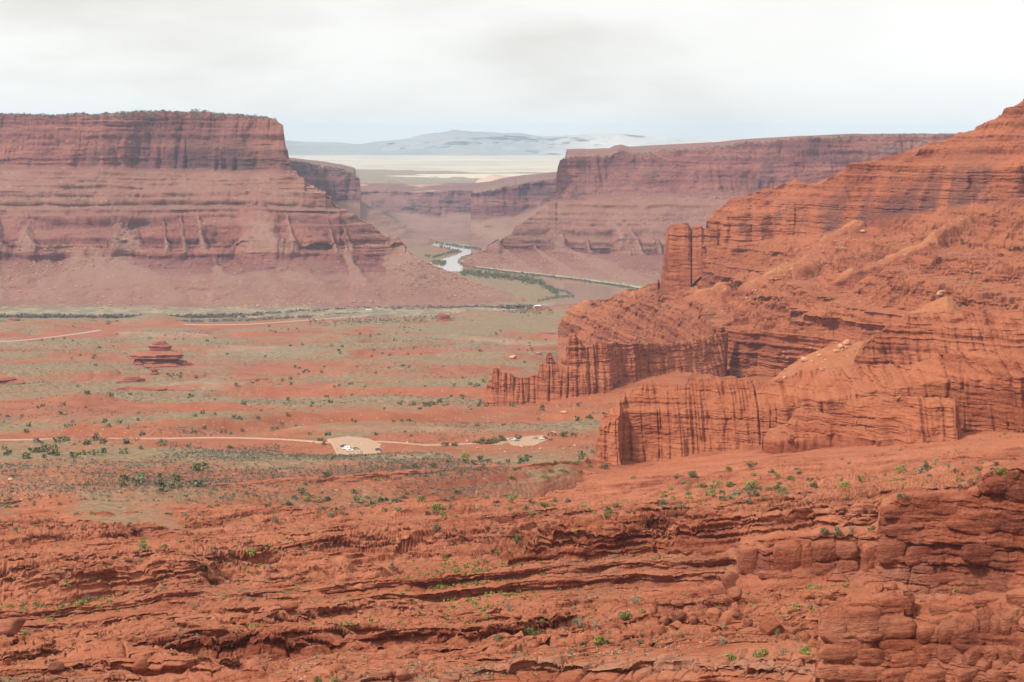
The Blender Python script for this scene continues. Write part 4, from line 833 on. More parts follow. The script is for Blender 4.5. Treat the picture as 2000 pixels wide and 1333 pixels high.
named = [
 ('green', 1482, 1283, 34, 'big round green shrub on the pale slab left of the rounded outcrop'),
 ('green', 1426, 1288, 24, 'green shrub just left of the big round shrub on the pale slab'),
 ('green', 1573, 1275, 28, 'low wide green shrub touching the foot of the rounded outcrop'),
 ('tall', 1519, 1243, 13, 'small upright green shrub before the cracked fallen block'),
 ('sage', 1410, 1256, 20, 'grey green bush on sand left of the cracked fallen block'),
 ('sage', 1530, 1274, 15, 'small grey shrub between two green shrubs on the pale slab'),
 ('dark', 1632, 1045, 22, 'cone shaped green juniper on top of the block cliff'),
 ('dark', 1608, 1041, 18, 'round green juniper beside the cone shaped one on the block cliff'),
 ('green', 1700, 1034, 14, 'green bush tucked against the step of the block cliff'),
 ('dry', 1662, 1040, 24, 'leafless grey bush on the block cliff behind the junipers'),
 ('green', 1220, 1204, 30, 'green shrub with yellow flowers at its foot on the sand below the long ledge'),
 ('green', 1104, 1216, 26, 'bright green shrub at the right end of the shrub row on sand'),
 ('green', 1032, 1240, 34, 'wide green shrub at the left end of the shrub row on sand'),
 ('sage', 1130, 1222, 24, 'pale grey shrub next to the bright green shrub in the row'),
 ('dark', 1138, 1262, 16, 'small dark green bush before the slickrock lip'),
 ('green', 1172, 1258, 32, 'ragged green shrub with brown twigs on the open sand'),
 ('dark', 1248, 1258, 16, 'dark green round bush alone on the sand'),
 ('sage', 975, 1250, 20, 'grey bush on sand left of the shrub row'),
 ('green', 621, 1331, 22, 'bright green bush cut by the bottom edge of the picture'),
 ('green', 652, 1333, 22, 'green bush right of the one cut by the bottom edge'),
 ('dry', 995, 1192, 24, 'leafless brown bush under the long ledge'),
 ('sage', 1240, 1180, 20, 'grey round bush under the right half of the long ledge'),
 ('tall', 1009, 1062, 20, 'tall green shrub in the gully behind the long ledge'),
 ('green', 963, 1080, 20, 'green shrub at the lower end of the gully behind the long ledge'),
 ('sage', 1055, 1052, 24, 'grey green shrub right of the tall gully shrub'),
 ('tall', 1124, 1048, 15, 'slim green shrub on the rim of the long ledge'),
 ('dark', 764, 1110, 16, 'round green juniper on the ledge at mid left'),
 ('dark', 852, 1036, 18, 'round green juniper on the broken ledges at centre'),
 ('green', 873, 1090, 18, 'green bush on the lip of the ledge right of the mid left juniper'),
 ('tall', 908, 905, 19, 'tallest shrub of the slope under the trailhead lot'),
 ('olive', 802, 915, 24, 'wide olive shrub on the slope under the car park'),
 ('olive', 845, 912, 18, 'olive shrub right of the wide one under the car park'),
 ('dark', 636, 933, 18, 'dark low juniper on the rim of the red scarp'),
 ('green', 825, 978, 17, 'round green shrub below the red scarp'),
 ('green', 685, 965, 26, 'shrub cluster against the foot of the red scarp'),
 ('green', 1236, 935, 12, 'small cone shaped green tree before the fluted fin'),
 ('green', 1397, 950, 22, 'leftmost green shrub in the belt under the fluted fin'),
 ('green', 1469, 954, 26, 'bushy green shrub in the middle of the belt under the fluted fin'),
 ('sage', 1434, 966, 24, 'pale green shrub at the front of the belt under the fluted fin'),
 ('dark', 1352, 930, 18, 'dark round shrub on the slope below the fluted wall'),
 ('green', 855, 994, 26, 'wide green shrub on the red flat above the gully'),
 ('green', 1000, 978, 20, 'green shrub on the red flat right of the wide one'),
 ('green', 540, 1082, 22, 'bright shrub at the foot of the dark block on the left'),
 ('green', 490, 1085, 26, 'shrub on the shelf left of the dark block'),
 ('green', 282, 1072, 24, 'shrub at the head of the left sand chute'),
 ('green', 48, 1240, 16, 'green bush beside the big boulder at the left edge'),
 ('dry', 170, 1175, 22, 'dry grey bush on the sand shelf at lower left'),
 ('green', 158, 1180, 20, 'green bush on the sand shelf at lower left'),
]
for k, x, y, w, lb in named: shrub(k, x, y, w, lb)
rz = np.random.RandomState(5)
zones = [ # x0,x1,y0,y1,count,size,kinds,label,group
 (560, 1210, 962, 1010, 62, (8, 18), ('green', 'olive', 'sage'), 'shrub scattered on the red flats behind the long ledge', 'shrubs on the red flats'),
 (1290, 1990, 905, 992, 84, (9, 22), ('green', 'olive', 'sage', 'green'), 'shrub in the green belt below the fluted fin', 'shrubs in the belt below the fin'),
 (0, 560, 985, 1035, 40, (6, 13), ('green', 'olive', 'sage'), 'small shrub on the ledges at upper left of the benches', 'shrubs on the left benches'),
 (230, 560, 1050, 1110, 22, (8, 16), ('green', 'sage', 'green'), 'shrub in the sand chute on the left', 'shrubs in the left chute'),
 (720, 1200, 905, 940, 20, (9, 18), ('olive', 'green'), 'olive shrub on the slope below the parking lots', 'shrubs below the lots'),
 (950, 1600, 1185, 1260, 26, (6, 14), ('sage', 'green', 'sage'), 'small tuft on the sand under the long ledge', 'tufts on the sand'),
 (560, 950, 1120, 1250, 14, (6, 13), ('green', 'sage'), 'small shrub on the sloping ledges at lower centre', 'shrubs on the lower ledges'),
 (60, 500, 1150, 1300, 12, (6, 13), ('green', 'sage'), 'small shrub on the shelves at lower left', 'shrubs on the lower left shelves')]
for x0, x1, y0, y1, n, (s0, s1), ks, lb, gr in zones:
    for i in range(n):
        for tr in range(12):
            x, y = rz.uniform(x0, x1), rz.uniform(y0, y1)
            if gr == 'shrubs in the belt below the fin': y = y0 + (y1 - y0) * np.clip(.75 + rz.randn() * .25 - .6 * (x - x0) / (x1 - x0), 0, 1)
            if min([math.hypot((x - a) , (y - b) * 2) for a, b in placed[-60:]] + [99]) > 12: break
        k = ks[rz.randint(len(ks))]; nmk = {'green': 'green ', 'olive': 'olive green ', 'sage': 'grey green ', 'dark': 'dark '}[k]
        shrub(k, x, y, rz.uniform(s0, s1), nmk + lb, gr + ' (' + nmk.strip() + ')', parts=False, hz_=rz.uniform(.7, 1.1))
print('shrubs', len(placed), round(time.time() - T0, 1))
# trailside junipers by the lots
for x, y, w in [(945, 862, 22), (962, 861, 24), (978, 858, 22), (1062, 852, 10), (1100, 849, 18), (1118, 848, 16), (930, 864, 14), (888, 867, 14), (870, 866, 16), (1075, 858, 8), (633, 866, 12), (627, 858, 14), (650, 893, 14), (1130, 790, 12), (1105, 800, 10), (1180, 806, 12), (1150, 812, 16),
                (1010, 852, 14), (1085, 902, 9), (1035, 890, 10), (830, 790, 12), (845, 788, 14), (858, 784, 14), (818, 794, 12), (882, 772, 10), (902, 772, 10)]:
    shrub('dark' if rz.rand() < .6 else 'olive', x, y + w * .25, w, 'dark green shrub beside the dirt road and lots on the valley floor' if y > 840 else 'dark shrub in the wash below the spired fin', 'dark shrubs by the road' if y > 840 else 'dark shrubs by the spired fin', parts=False, hz_=.8)

def tufts(name, pts, sizes, mat, seed, nq=9, flat=.6):
    """thousands of little plants that nobody could count: one object"""
    r = np.random.RandomState(seed); n = len(pts)
    c = pts[:, None, :] + r.uniform(-.5, .5, (n, nq, 3)) * sizes[:, None, None] * np.array([1, 1, .0]) + np.stack([0 * r.rand(n, nq), 0 * r.rand(n, nq), r.uniform(.05, flat, (n, nq))], -1) * sizes[:, None, None]
    a = r.randn(n, nq, 3); a /= np.linalg.norm(a, axis=-1, keepdims=True); b = np.cross(a, r.randn(n, nq, 3)); b /= np.linalg.norm(b, axis=-1, keepdims=True)
    L_ = sizes[:, None, None] * r.uniform(.15, .32, (n, nq, 1))
    V = np.stack([c - a * L_, c + b * L_ * .8, c + a * L_, c - b * L_ * .8], 2).reshape(-1, 3)
    Fq = np.arange(len(V), dtype=np.int32).reshape(-1, 4)
    me = np_mesh(name, V, Fq, mat, False); return tag(link(name, me), kind='stuff')
def pick(name, n, seed, cond=None, jit=1.0, minnz=.8, wt=None):
    V = VERTS[name]; r = np.random.RandomState(seed); du = np.gradient(V, axis=1); dv = np.gradient(V, axis=0); Nn = np.cross(du, dv)
    nz = np.abs(Nn[..., 2]) / np.maximum(np.linalg.norm(Nn, axis=-1), 1e-6); m = nz > minnz
    if cond is not None: m &= cond(V)
    idx = np.flatnonzero(m.ravel())
    if wt is not None: w = wt(V).ravel()[idx] ; w = w / w.sum(); k = r.choice(idx, min(n, len(idx)), replace=False, p=w)
    else: k = r.choice(idx, min(n, len(idx)), replace=False)
    return V.reshape(-1, 3)[k].astype(np.float64)
def vis(V):
    px, py = project(V.astype(np.float64)); i = np.clip(np.int32(py / 2), 0, 719); j = np.clip(np.int32(px / 2 + 200), 0, 1399); return V[..., 1] < ZB[i, j] * 1.01 + 3
def clumpw(sc, sd): return lambda V: np.clip(fbm(V[..., 0] / sc, V[..., 1] / sc, 0 * V[..., 0] + sd, 3) + .15, 0.02, 1) ** 1.5
p_ = pick('valley_floor', 13000, 1, lambda V: vis(V) & (V[..., 1] < 3800) & (V[..., 1] > 780) & (valley_z(V[..., 0], V[..., 1])[3] > .12), wt=clumpw(120, 3.))
tufts('sagebrush', p_, rz.uniform(.7, 2.0, len(p_)) * (1 + .3 * (p_[:, 1] > 2000)), LM['brush'], 2, 8)
p_ = pick('valley_floor', 420, 4, lambda V: vis(V) & (V[..., 1] < 3900) & (V[..., 1] > 900) & (valley_z(V[..., 0], V[..., 1])[3] > .6), wt=clumpw(90, 9.))
tufts('scattered_junipers', p_, rz.uniform(2.5, 5.5, len(p_)), LM['olive'], 3, 26, .75)
for nm, n, cnd in (('sandstone_benches', 3600, lambda V: vis(V) & (V[..., 1] > 240)), ):
    p_ = pick(nm, n, 6, cnd, minnz=.86, wt=clumpw(25, 2.)); tufts('desert_grass', p_, rz.uniform(.25, .8, len(p_)), LM['sage'], 7, 9)
    p_ = pick(nm, 700, 8, cnd, minnz=.86, wt=clumpw(20, 5.)); tufts('yellow_grass', p_, rz.uniform(.25, .6, len(p_)), LM['straw'], 9, 8)
    p_ = pick(nm, 900, 18, lambda V: vis(V) & (V[..., 1] > 380), minnz=.86, wt=clumpw(40, 5.)); tufts('low_scrub', p_, rz.uniform(.6, 1.5, len(p_)), LM['green'], 9, 14)
p_ = pick('ridge_slope', 1500, 10, lambda V: vis(V), minnz=.75, wt=clumpw(60, 2.)); tufts('slope_scrub', p_, rz.uniform(.8, 1.8, len(p_)), LM['brush'], 11, 8)
def rimc(V): px, py = project(V.astype(np.float64)); return (V[..., 2] > 440) & (V[..., 1] < 5700)
p_ = pick('left_mesa', 900, 12, lambda V: (V[..., 2] > 452) & (V[..., 1] < 5420), minnz=.5); tufts('mesa_top_scrub', p_, rz.uniform(3, 8, len(p_)), LM['brush'], 13, 12)
p_ = pick('right_mesa', 900, 14, lambda V: (V[..., 2] > 330) & (V[..., 1] < 6500) & (V[..., 1] > 5800), minnz=.6); tufts('mesa_top_scrub', p_, rz.uniform(3, 8, len(p_)), LM['brush'], 15, 12)
p_ = pick('canyon_bluff', 500, 16, lambda V: (V[..., 2] > 250) & (V[..., 1] < 7800), minnz=.6); tufts('bluff_scrub', p_, rz.uniform(5, 10, len(p_)), LM['brush'], 17, 12)
# brush and bare trees along the river
def belt(name, pl, n, wpx, size, mat, seed, z=3.0, nq=14, h=.8):
    r = np.random.RandomState(seed); pl = np.array(pl, float); L_ = np.concatenate([[0], np.cumsum(np.hypot(*np.diff(pl, axis=0).T))]); t = r.uniform(0, L_[-1], n)
    x = np.interp(t, L_, pl[:, 0]); y = np.interp(t, L_, pl[:, 1]) + r.randn(n) * wpx
    q = np.array([(*zplane(a, b, z), z) for a, b in zip(x, y)]); tufts(name, q, r.uniform(*size, n), mat, seed + 1, nq, h)
belt('riverside_brush', [(-200, 620), (100, 620), (350, 621), (480, 618), (600, 610), (720, 606), (860, 604), (960, 603), (1040, 601)], 1300, 1.0, (4, 9), LM['brush'], 21)
belt('riverside_brush', [(-200, 631), (100, 631), (345, 631), (480, 627), (600, 620), (700, 614)], 600, .6, (3, 7), LM['brush'], 23)
belt('riverside_brush', [(1050, 589), (1085, 582), (1120, 579), (1112, 574), (1090, 566)], 120, .8, (3, 6), LM['brush'], 25)
belt('riverside_brush', [(900, 516), (930, 524), (990, 533), (1060, 540), (1130, 548), (1190, 556), (1235, 563)], 480, 1.0, (3, 7), LM['brush'], 27)
belt('riverside_brush', [(850, 474), (900, 482), (940, 488)], 160, .6, (4, 7), LM['brush'], 29)
belt('riverside_brush', [(830, 500), (850, 503), (880, 494), (900, 492), (880, 488), (858, 482)], 160, 1.2, (3, 7), LM['olive'], 31)
belt('riverside_brush', [(900, 505), (925, 497), (930, 503), (905, 510)], 70, 1.0, (3, 6), LM['olive'], 33)
belt('riverside_brush', [(845, 512), (870, 513), (860, 517)], 80, 1.2, (4, 8), LM['olive'], 35)
belt('meadow_scrub', [(900, 533), (980, 540), (1050, 552), (1090, 572)], 500, 3, (4, 9), LM['olive'], 37)
belt('bottomland_scrub', [(600, 632), (800, 626), (1000, 612), (1080, 605)], 700, 4, (1.5, 4), LM['olive'], 39)
CW = [clump_mesh('cottonwood', 300 + i, 'bare', 380, 12, 1.3, .035) for i in range(3)]; CWs = [stems_mesh('trunk', 310 + i, 1.6, 12, LM['bare']) for i in range(3)]
for i, (x, y, w) in enumerate([(771, 608, 14), (795, 608, 12), (806, 608, 16), (825, 608, 14), (838, 608, 12), (880, 606, 16), (897, 606, 14), (915, 605, 12), (940, 604, 12), (1013, 600, 12), (1032, 600, 9), (642, 613, 5)]):
    X, Y = zplane(x, y, 3); w_ = w / F * Y; o = link('cottonwood', CW[i % 3]); o.location = (X, Y, 2.5); o.scale = (w_, w_, w_ * .8); o.rotation_euler = (0, 0, i)
    link('trunk', CWs[i % 3], o); tag(o, 'bare grey cottonwood standing among the riverbank trees', 'tree', 'bare cottonwoods on the riverbank')

# ================================================================== ROCKS
def ico(n=4):
    import bmesh
    bm = bmesh.new(); bmesh.ops.create_icosphere(bm, subdivisions=n, radius=1); v = np.array([q.co[:] for q in bm.verts]); f = np.array([[w.index for w in q.verts] for q in bm.faces]); bm.free(); return v, f
IV, IF = ico(4); IV5, IF5 = ico(5)
def boulder_mesh(name, seed, mat, cuts=7, rough=.12, lay=0.0, fine=False):
    r = np.random.RandomState(seed); v = (IV5 if fine else IV).copy()
    for i in range(cuts):
        d = r.randn(3); d /= np.linalg.norm(d); h = r.uniform(.55, .85); q = v @ d; v -= np.where(q > h, (q - h) * .85, 0)[:, None] * d
    n = fbm(v[:, 0] * 1.5 + seed, v[:, 1] * 1.5, v[:, 2] * 1.5, 5); v *= (1 + rough * n)[:, None]
    if lay:
        l_ = np.tanh(3 * vn(v[:, 0] * .4, v[:, 1] * .4 + seed, v[:, 2] * 4)); v[:, :2] *= (1 + lay * l_)[:, None]
    m = np.tile([.1, 0, 0, .35], (len(v), 1))
    return np_mesh(name, v, IF5 if fine else IF, mat, True, {'M': m})
MATS['stone'] = rock_mat('stone', 1.0, ((.12, .034, .018), (.26, .077, .038), (.38, .138, .072)), ((.36, .10, .045), (.42, .14, .07)), bump=.7, boulders=False, flat=(1.2, 1.4))
MATS['palestone'] = rock_mat('pale_stone', 1.5, ((.34, .13, .07), (.48, .21, .115), (.58, .32, .20)), ((.4, .12, .05), (.5, .19, .095)), bump=.7, boulders=False, flat=(1.2, 1.4))
BM = [boulder_mesh('boulder', 400 + i, MATS['stone'], 8) for i in range(7)]; BP = [boulder_mesh('boulder', 420 + i, MATS['palestone'], 6) for i in range(3)]
def boulder(px, py, w, h, label, group=None, pale=False, tilt=0, mesh=None, name='boulder', cat='boulder', i=[0]):
    p = stand(px, py)
    if p is None: return
    i[0] += 1; W_ = w / F * p[1] / 2; H_ = h / F * p[1] / 2
    o = link(name, mesh or (BP[i[0] % 3] if pale else BM[i[0] % 7])); o.location = (p[0], p[1] + W_ * .3, p[2] + H_ * .55)
    o.scale = (W_ * 1.08, W_ * .9, H_ * 1.12); o.rotation_euler = (0, tilt, random.uniform(-.5, .5) if mesh else random.uniform(0, 6.28)); return tag(o, label, cat, group)
for b in [(1424, 1148, 38, 38, 'upright wedge boulder at the left end of the block cliff', None, False, .5), (1437, 1166, 40, 26, 'squared boulder below the upright wedge boulder', None, False, .1),
          (1298, 1218, 26, 18, 'leftmost boulder of the smooth cluster on the sand'), (1325, 1208, 36, 20, 'flat topped slab boulder of the smooth cluster'), (1318, 1226, 32, 15, 'low boulder at the front of the smooth cluster'),
          (1345, 1198, 32, 28, 'largest smooth boulder leaning in the cluster', None, False, -.3), (1352, 1218, 20, 18, 'small boulder right of the smooth cluster'), (1393, 1206, 30, 24, 'rounded boulder alone between cluster and cracked block'),
          (1328, 1180, 30, 12, 'flat boulder behind the smooth cluster'), (1438, 1204, 22, 20, 'pinkish boulder left of the cracked block'), (1460, 1222, 24, 20, 'round boulder touching the cracked block on the left'),
          (1510, 1238, 52, 42, 'big cracked fallen block on the sand slope'), (1536, 1198, 24, 18, 'boulder behind the cracked fallen block'), (1550, 1238, 24, 16, 'small block on the right of the cracked fallen block'),
          (1617, 1172, 28, 20, 'tilted slab boulder above the small slabs', None, False, .6), (1628, 1180, 22, 10, 'small slab beside the tilted slab boulder'), (1600, 1180, 16, 16, 'small upright stone by the tilted slab'),
          (1590, 1262, 24, 20, 'round pinkish boulder against the rounded outcrop'), (1716, 1156, 20, 24, 'pointed grey stone at the foot of the block cliff'), (1740, 1152, 24, 20, 'pointed block right of the grey stone'),
          (14, 1236, 70, 36, 'big smooth boulder at the left edge'), (562, 1192, 40, 24, 'dark shield shaped boulder under the wall at left centre'), (660, 1142, 24, 10, 'long slab resting on the ledge at centre left', None, False, .3),
          (700, 1150, 28, 12, 'rounded boulder on the ledge right of the long slab'), (108, 1312, 40, 24, 'squared boulder bulging from the lower left ledges'), (272, 1308, 44, 34, 'rounded boulder hanging over the hollow at lower left'),
          (660, 1312, 34, 22, 'round boulder on the lip of the lower slab'), (785, 1326, 30, 24, 'boulder at the bottom edge right of the round one'), (1010, 1208, 20, 12, 'dark block under the long ledge'), (1022, 1216, 16, 10, 'small block beside the dark block under the ledge'),
          (1020, 1232, 14, 18, 'pale split stone on the sand under the ledge'), (1150, 1150, 20, 10, 'block fallen at the foot of the long ledge')]:
    boulder(*b[:5], group=None, tilt=b[7] if len(b) > 7 else 0)
for b in [(1545, 862, 18, 17, 'round dark boulder perched on the sand at the foot of the ledge fin'), (1556, 868, 13, 12, 'smaller boulder beside the round dark boulder'), (1488, 866, 8, 8, 'tiny boulder left of the round dark boulder'), (1810, 864, 9, 8, 'small boulder at the foot of the ledge fin right half'),
          (1148, 905, 16, 16, 'red boulder on the slope before the near buttress')]: boulder(*b)
for b in [(1654, 672, 14, 12, 'highest orange boulder on the debris slope'), (1643, 681, 16, 11, 'orange boulder below the highest one on the debris slope'), (1570, 706, 18, 14, 'lowest big orange boulder on the debris slope'), (1836, 577, 13, 12, 'round orange boulder on the upper debris patch'), (1845, 570, 8, 6, 'flat stone above the round orange boulder'),
          (1100, 808, 13, 8, 'pale boulder in the orange wash near the fin'), (20, 938, 12, 6, 'pale stone on the orange flat at the left edge'), (1050, 690, 12, 5, 'flat slab on the flats above the spires'), (1000, 700, 16, 8, 'pale orange outcrop boulder left of the spires'), (1682, 453, 14, 6, 'pale slab at the top of the talus rib')]: boulder(*b, pale=True)
for (x0, x1, y0, y1, n, s0, s1, lb, gr, pale) in [(1440, 1640, 1150, 1230, 40, 4, 11, 'small stone littering the sand below the block cliff', 'stones below the block cliff', False), (950, 1300, 1165, 1250, 34, 4, 10, 'small stone fallen below the long ledge', 'stones below the long ledge', False),
                                             (560, 900, 1165, 1210, 24, 4, 11, 'small stone below the left half of the ledge wall', 'stones below the left wall', False), (1520, 1670, 680, 740, 30, 3, 8, 'orange stone on the debris slope', 'stones on the debris slope', True), (60, 520, 1100, 1200, 24, 4, 10, 'small stone in the left chute', 'stones in the left chute', False),
                                             (760, 1200, 870, 900, 16, 3, 7, 'small pale stone on the slope by the trailhead', 'stones by the trailhead', True), (1400, 1700, 450, 600, 26, 3, 6, 'pale stone along the talus ribs', 'stones on the talus ribs', True)]:
    for i in range(n):
        x = rz.uniform(x0, x1); y = rz.uniform(y0, y1)
        if gr.endswith('talus ribs'): y = np.interp(x, [1400, 1500, 1560, 1620, 1700], [612, 548, 511, 475, 448]) + rz.uniform(0, 12)
        w = rz.uniform(s0, s1); boulder(x, y, w, w * rz.uniform(.5, .9), lb, gr, pale)
# rounded joint blocks standing out of the two near cliffs: parts of those cliffs
def block_mesh(seed, n=4.0):
    r = np.random.RandomState(seed); v = IV5.copy(); v = v / (np.sum(np.abs(v) ** n, 1) ** (1 / n))[:, None]
    v[:, 0] *= 1 + .10 * v[:, 2] * r.uniform(-1, 1); v[:, 2] += .10 * v[:, 0] * r.uniform(-1, 1)
    for i in range(3):
        d = r.randn(3) * np.array([1, .6, 1]); d /= np.linalg.norm(d); q = v @ d; h = r.uniform(.95, 1.15); v -= np.where(q > h, (q - h) * .8, 0)[:, None] * d
    v *= (1 + .09 * fbm(v[:, 0] * 1.3 + seed, v[:, 1] * 1.3, v[:, 2] * 1.3, 4) + .025 * fbm(v[:, 0] * 7 + seed, v[:, 1] * 7, v[:, 2] * 9, 3))[:, None]
    cr = vn(v[:, 0] * .3 + seed, v[:, 1] * .3, v[:, 2] * 2.2 + .25 * fbm(v[:, 0] * 2, v[:, 1] * 2, v[:, 2], 2)); v[:, :2] *= (1 - .06 * np.exp(-(cr / .07) ** 2))[:, None]
    cj = vn(v[:, 0] * 1.6 + .3 * v[:, 2], v[:, 1] * .2 + seed, v[:, 2] * .3); v *= (1 - .05 * np.exp(-(cj / .05) ** 2))[:, None]
    return np_mesh('rock_block', v, IF5, MATS['ledge'], True, {'M': np.tile([0, 0, 0, .22], (len(v), 1))})
KB = [block_mesh(500 + i) for i in range(9)]
outc = bpy.data.objects['rounded_outcrop']; blkc = bpy.data.objects['block_cliff']
for par, fd, lst in ((outc, None, [(1632, 1232, 60, 62), (1690, 1222, 78, 62), (1690, 1184, 64, 17), (1744, 1186, 78, 40), (1746, 1228, 92, 46), (1701, 1284, 56, 32), (1762, 1262, 84, 24), (1640, 1276, 82, 30), (1772, 1290, 66, 28), (1688, 1318, 100, 32), (1615, 1262, 34, 40), (1760, 1320, 80, 28), (1630, 1312, 66, 36),
                        (1848, 1194, 66, 22), (1838, 1213, 48, 18), (1815, 1240, 46, 34), (1858, 1234, 48, 46), (1893, 1230, 46, 52), (1924, 1222, 32, 66), (1928, 1178, 50, 18), (1948, 1226, 28, 46), (1976, 1214, 46, 60), (1992, 1176, 46, 34), (1813, 1282, 48, 40), (1858, 1280, 50, 34), (1905, 1282, 46, 34), (1938, 1282, 28, 36), (1968, 1280, 34, 36), (2000, 1272, 32, 52),
                        (1830, 1320, 58, 26), (1892, 1318, 62, 26), (1955, 1320, 60, 28), (1890, 1194, 34, 12), (2010, 1320, 50, 30)]),
                     (blkc, None, [(1463, 1098, 40, 66), (1498, 1094, 34, 62), (1540, 1090, 62, 62), (1578, 1094, 30, 74), (1612, 1078, 46, 44), (1610, 1112, 46, 26), (1655, 1076, 44, 36), (1656, 1106, 46, 28), (1700, 1090, 38, 56), (1500, 1124, 40, 14), (1545, 1128, 54, 16),
                      (1748, 1004, 54, 18), (1852, 996, 84, 20), (1772, 1034, 96, 22), (1895, 1030, 90, 26), (1744, 1076, 58, 56), (1812, 1084, 90, 42), (1926, 1084, 104, 40), (1850, 1130, 120, 22), (1958, 948, 70, 34)])):
    for i, (x, y, w, h) in enumerate(lst):
        V_ = VERTS['rounded_outcrop' if par is outc else 'block_cliff']; pxs, pys = project(V_.astype(np.float64)); q = np.argmin((pxs - x) ** 2 + (pys - y) ** 2); D = float(V_.reshape(-1, 3)[q, 1])
        c = P(x, y, D); W_ = w / F * D / 2; H_ = h / F * D / 2; rr = np.random.RandomState(i * 7 + (1 if par is outc else 2))
        o = link('rock_block', KB[i % 9], par); dep = min(W_, H_) * rr.uniform(.55, .95) + .3
        o.location = (c[0], c[1] + dep * rr.uniform(.1, .62), c[2]); o.scale = (W_ * 1.0, dep, H_ * 1.0); o.rotation_euler = (rr.uniform(-.12, .12), rr.uniform(-.10, .10), rr.uniform(-.35, .35) + (math.pi if i % 2 else 0))
def stones(name, pts, sizes, mat, seed, flat=.65):
    """loose rubble nobody could count: broken octahedral stones in one object"""
    r = np.random.RandomState(seed); n = len(pts); base = np.array([(1, 0, 0), (0, 1, 0), (-1, 0, 0), (0, -1, 0), (.2, .1, 1), (-.1, .1, -1)], float)
    V = base[None] * r.uniform(.55, 1.15, (n, 6, 1)) + r.uniform(-.25, .25, (n, 6, 3)); a = r.uniform(0, 6.28, n); c_, s_ = np.cos(a)[:, None], np.sin(a)[:, None]
    X = V[..., 0] * c_ - V[..., 1] * s_; Y = (V[..., 0] * s_ + V[..., 1] * c_) * .8; Z = V[..., 2] * flat * r.uniform(.6, 1.2, (n, 1))
    V = np.stack([X, Y, Z], -1) * sizes[:, None, None] * .5 + pts[:, None, :] + np.array([0, 0, 1.0]) * sizes[:, None, None] * .12
    f = np.array([(0, 1, 4), (1, 2, 4), (2, 3, 4), (3, 0, 4), (1, 0, 5), (2, 1, 5), (3, 2, 5), (0, 3, 5)]); Fq = (np.arange(n)[:, None, None] * 6 + f[None]).reshape(-1, 3)
    V = V.reshape(-1, 3); return tag(link(name, np_mesh(name, V, Fq, mat, False, {'M': np.tile([0, 0, .2, 0], (len(V), 1))})), kind='stuff')
MATS['rubble'] = rock_mat('rubble_rock', 14, ((.16, .06, .045), (.30, .13, .085), (.44, .24, .16)), ((.3, .13, .08), (.4, .2, .13)), bump=.3, boulders=False, flat=(1.2, 1.4))
MATS['rub2'] = rock_mat('near_rubble_rock', 1.5, ((.14, .038, .020), (.30, .088, .045), (.44, .17, .10)), ((.3, .1, .05), (.4, .15, .08)), bump=.3, boulders=False, flat=(1.2, 1.4))
def lg(r, n, a, b): return a * (b / a) ** (r.rand(n) ** 2.2)
for nm, n, cnd, a_, b_, m_, sc_ in (('left_mesa', 7000, lambda V: (V[..., 2] < 310) & (V[..., 2] > 8) & vis(V), 2.2, 10, 'rubble', 150), ('right_mesa', 4500, lambda V: (V[..., 2] < 230) & (V[..., 2] > 8) & vis(V), 2.8, 10, 'rubble', 150),
                               ('ridge_slope', 6000, lambda V: vis(V), .8, 5, 'rub2', 60), ('valley_floor', 3500, lambda V: vis(V) & (V[..., 1] < 2600), .5, 2.2, 'rub2', 90), ('sandstone_benches', 16000, lambda V: vis(V) & (V[..., 1] > 230), .14, 1.1, 'rub2', 22),
                               ('fin_apron', 500, lambda V: vis(V), .6, 3, 'rub2', 40)):
    p_ = pick(nm, n, 77, cnd, minnz=.6, wt=clumpw(sc_, 7.)); stones('talus_rubble' if 'mesa' in nm else 'loose_stones', p_, lg(np.random.RandomState(3), len(p_), a_, b_), MATS[m_], 5)
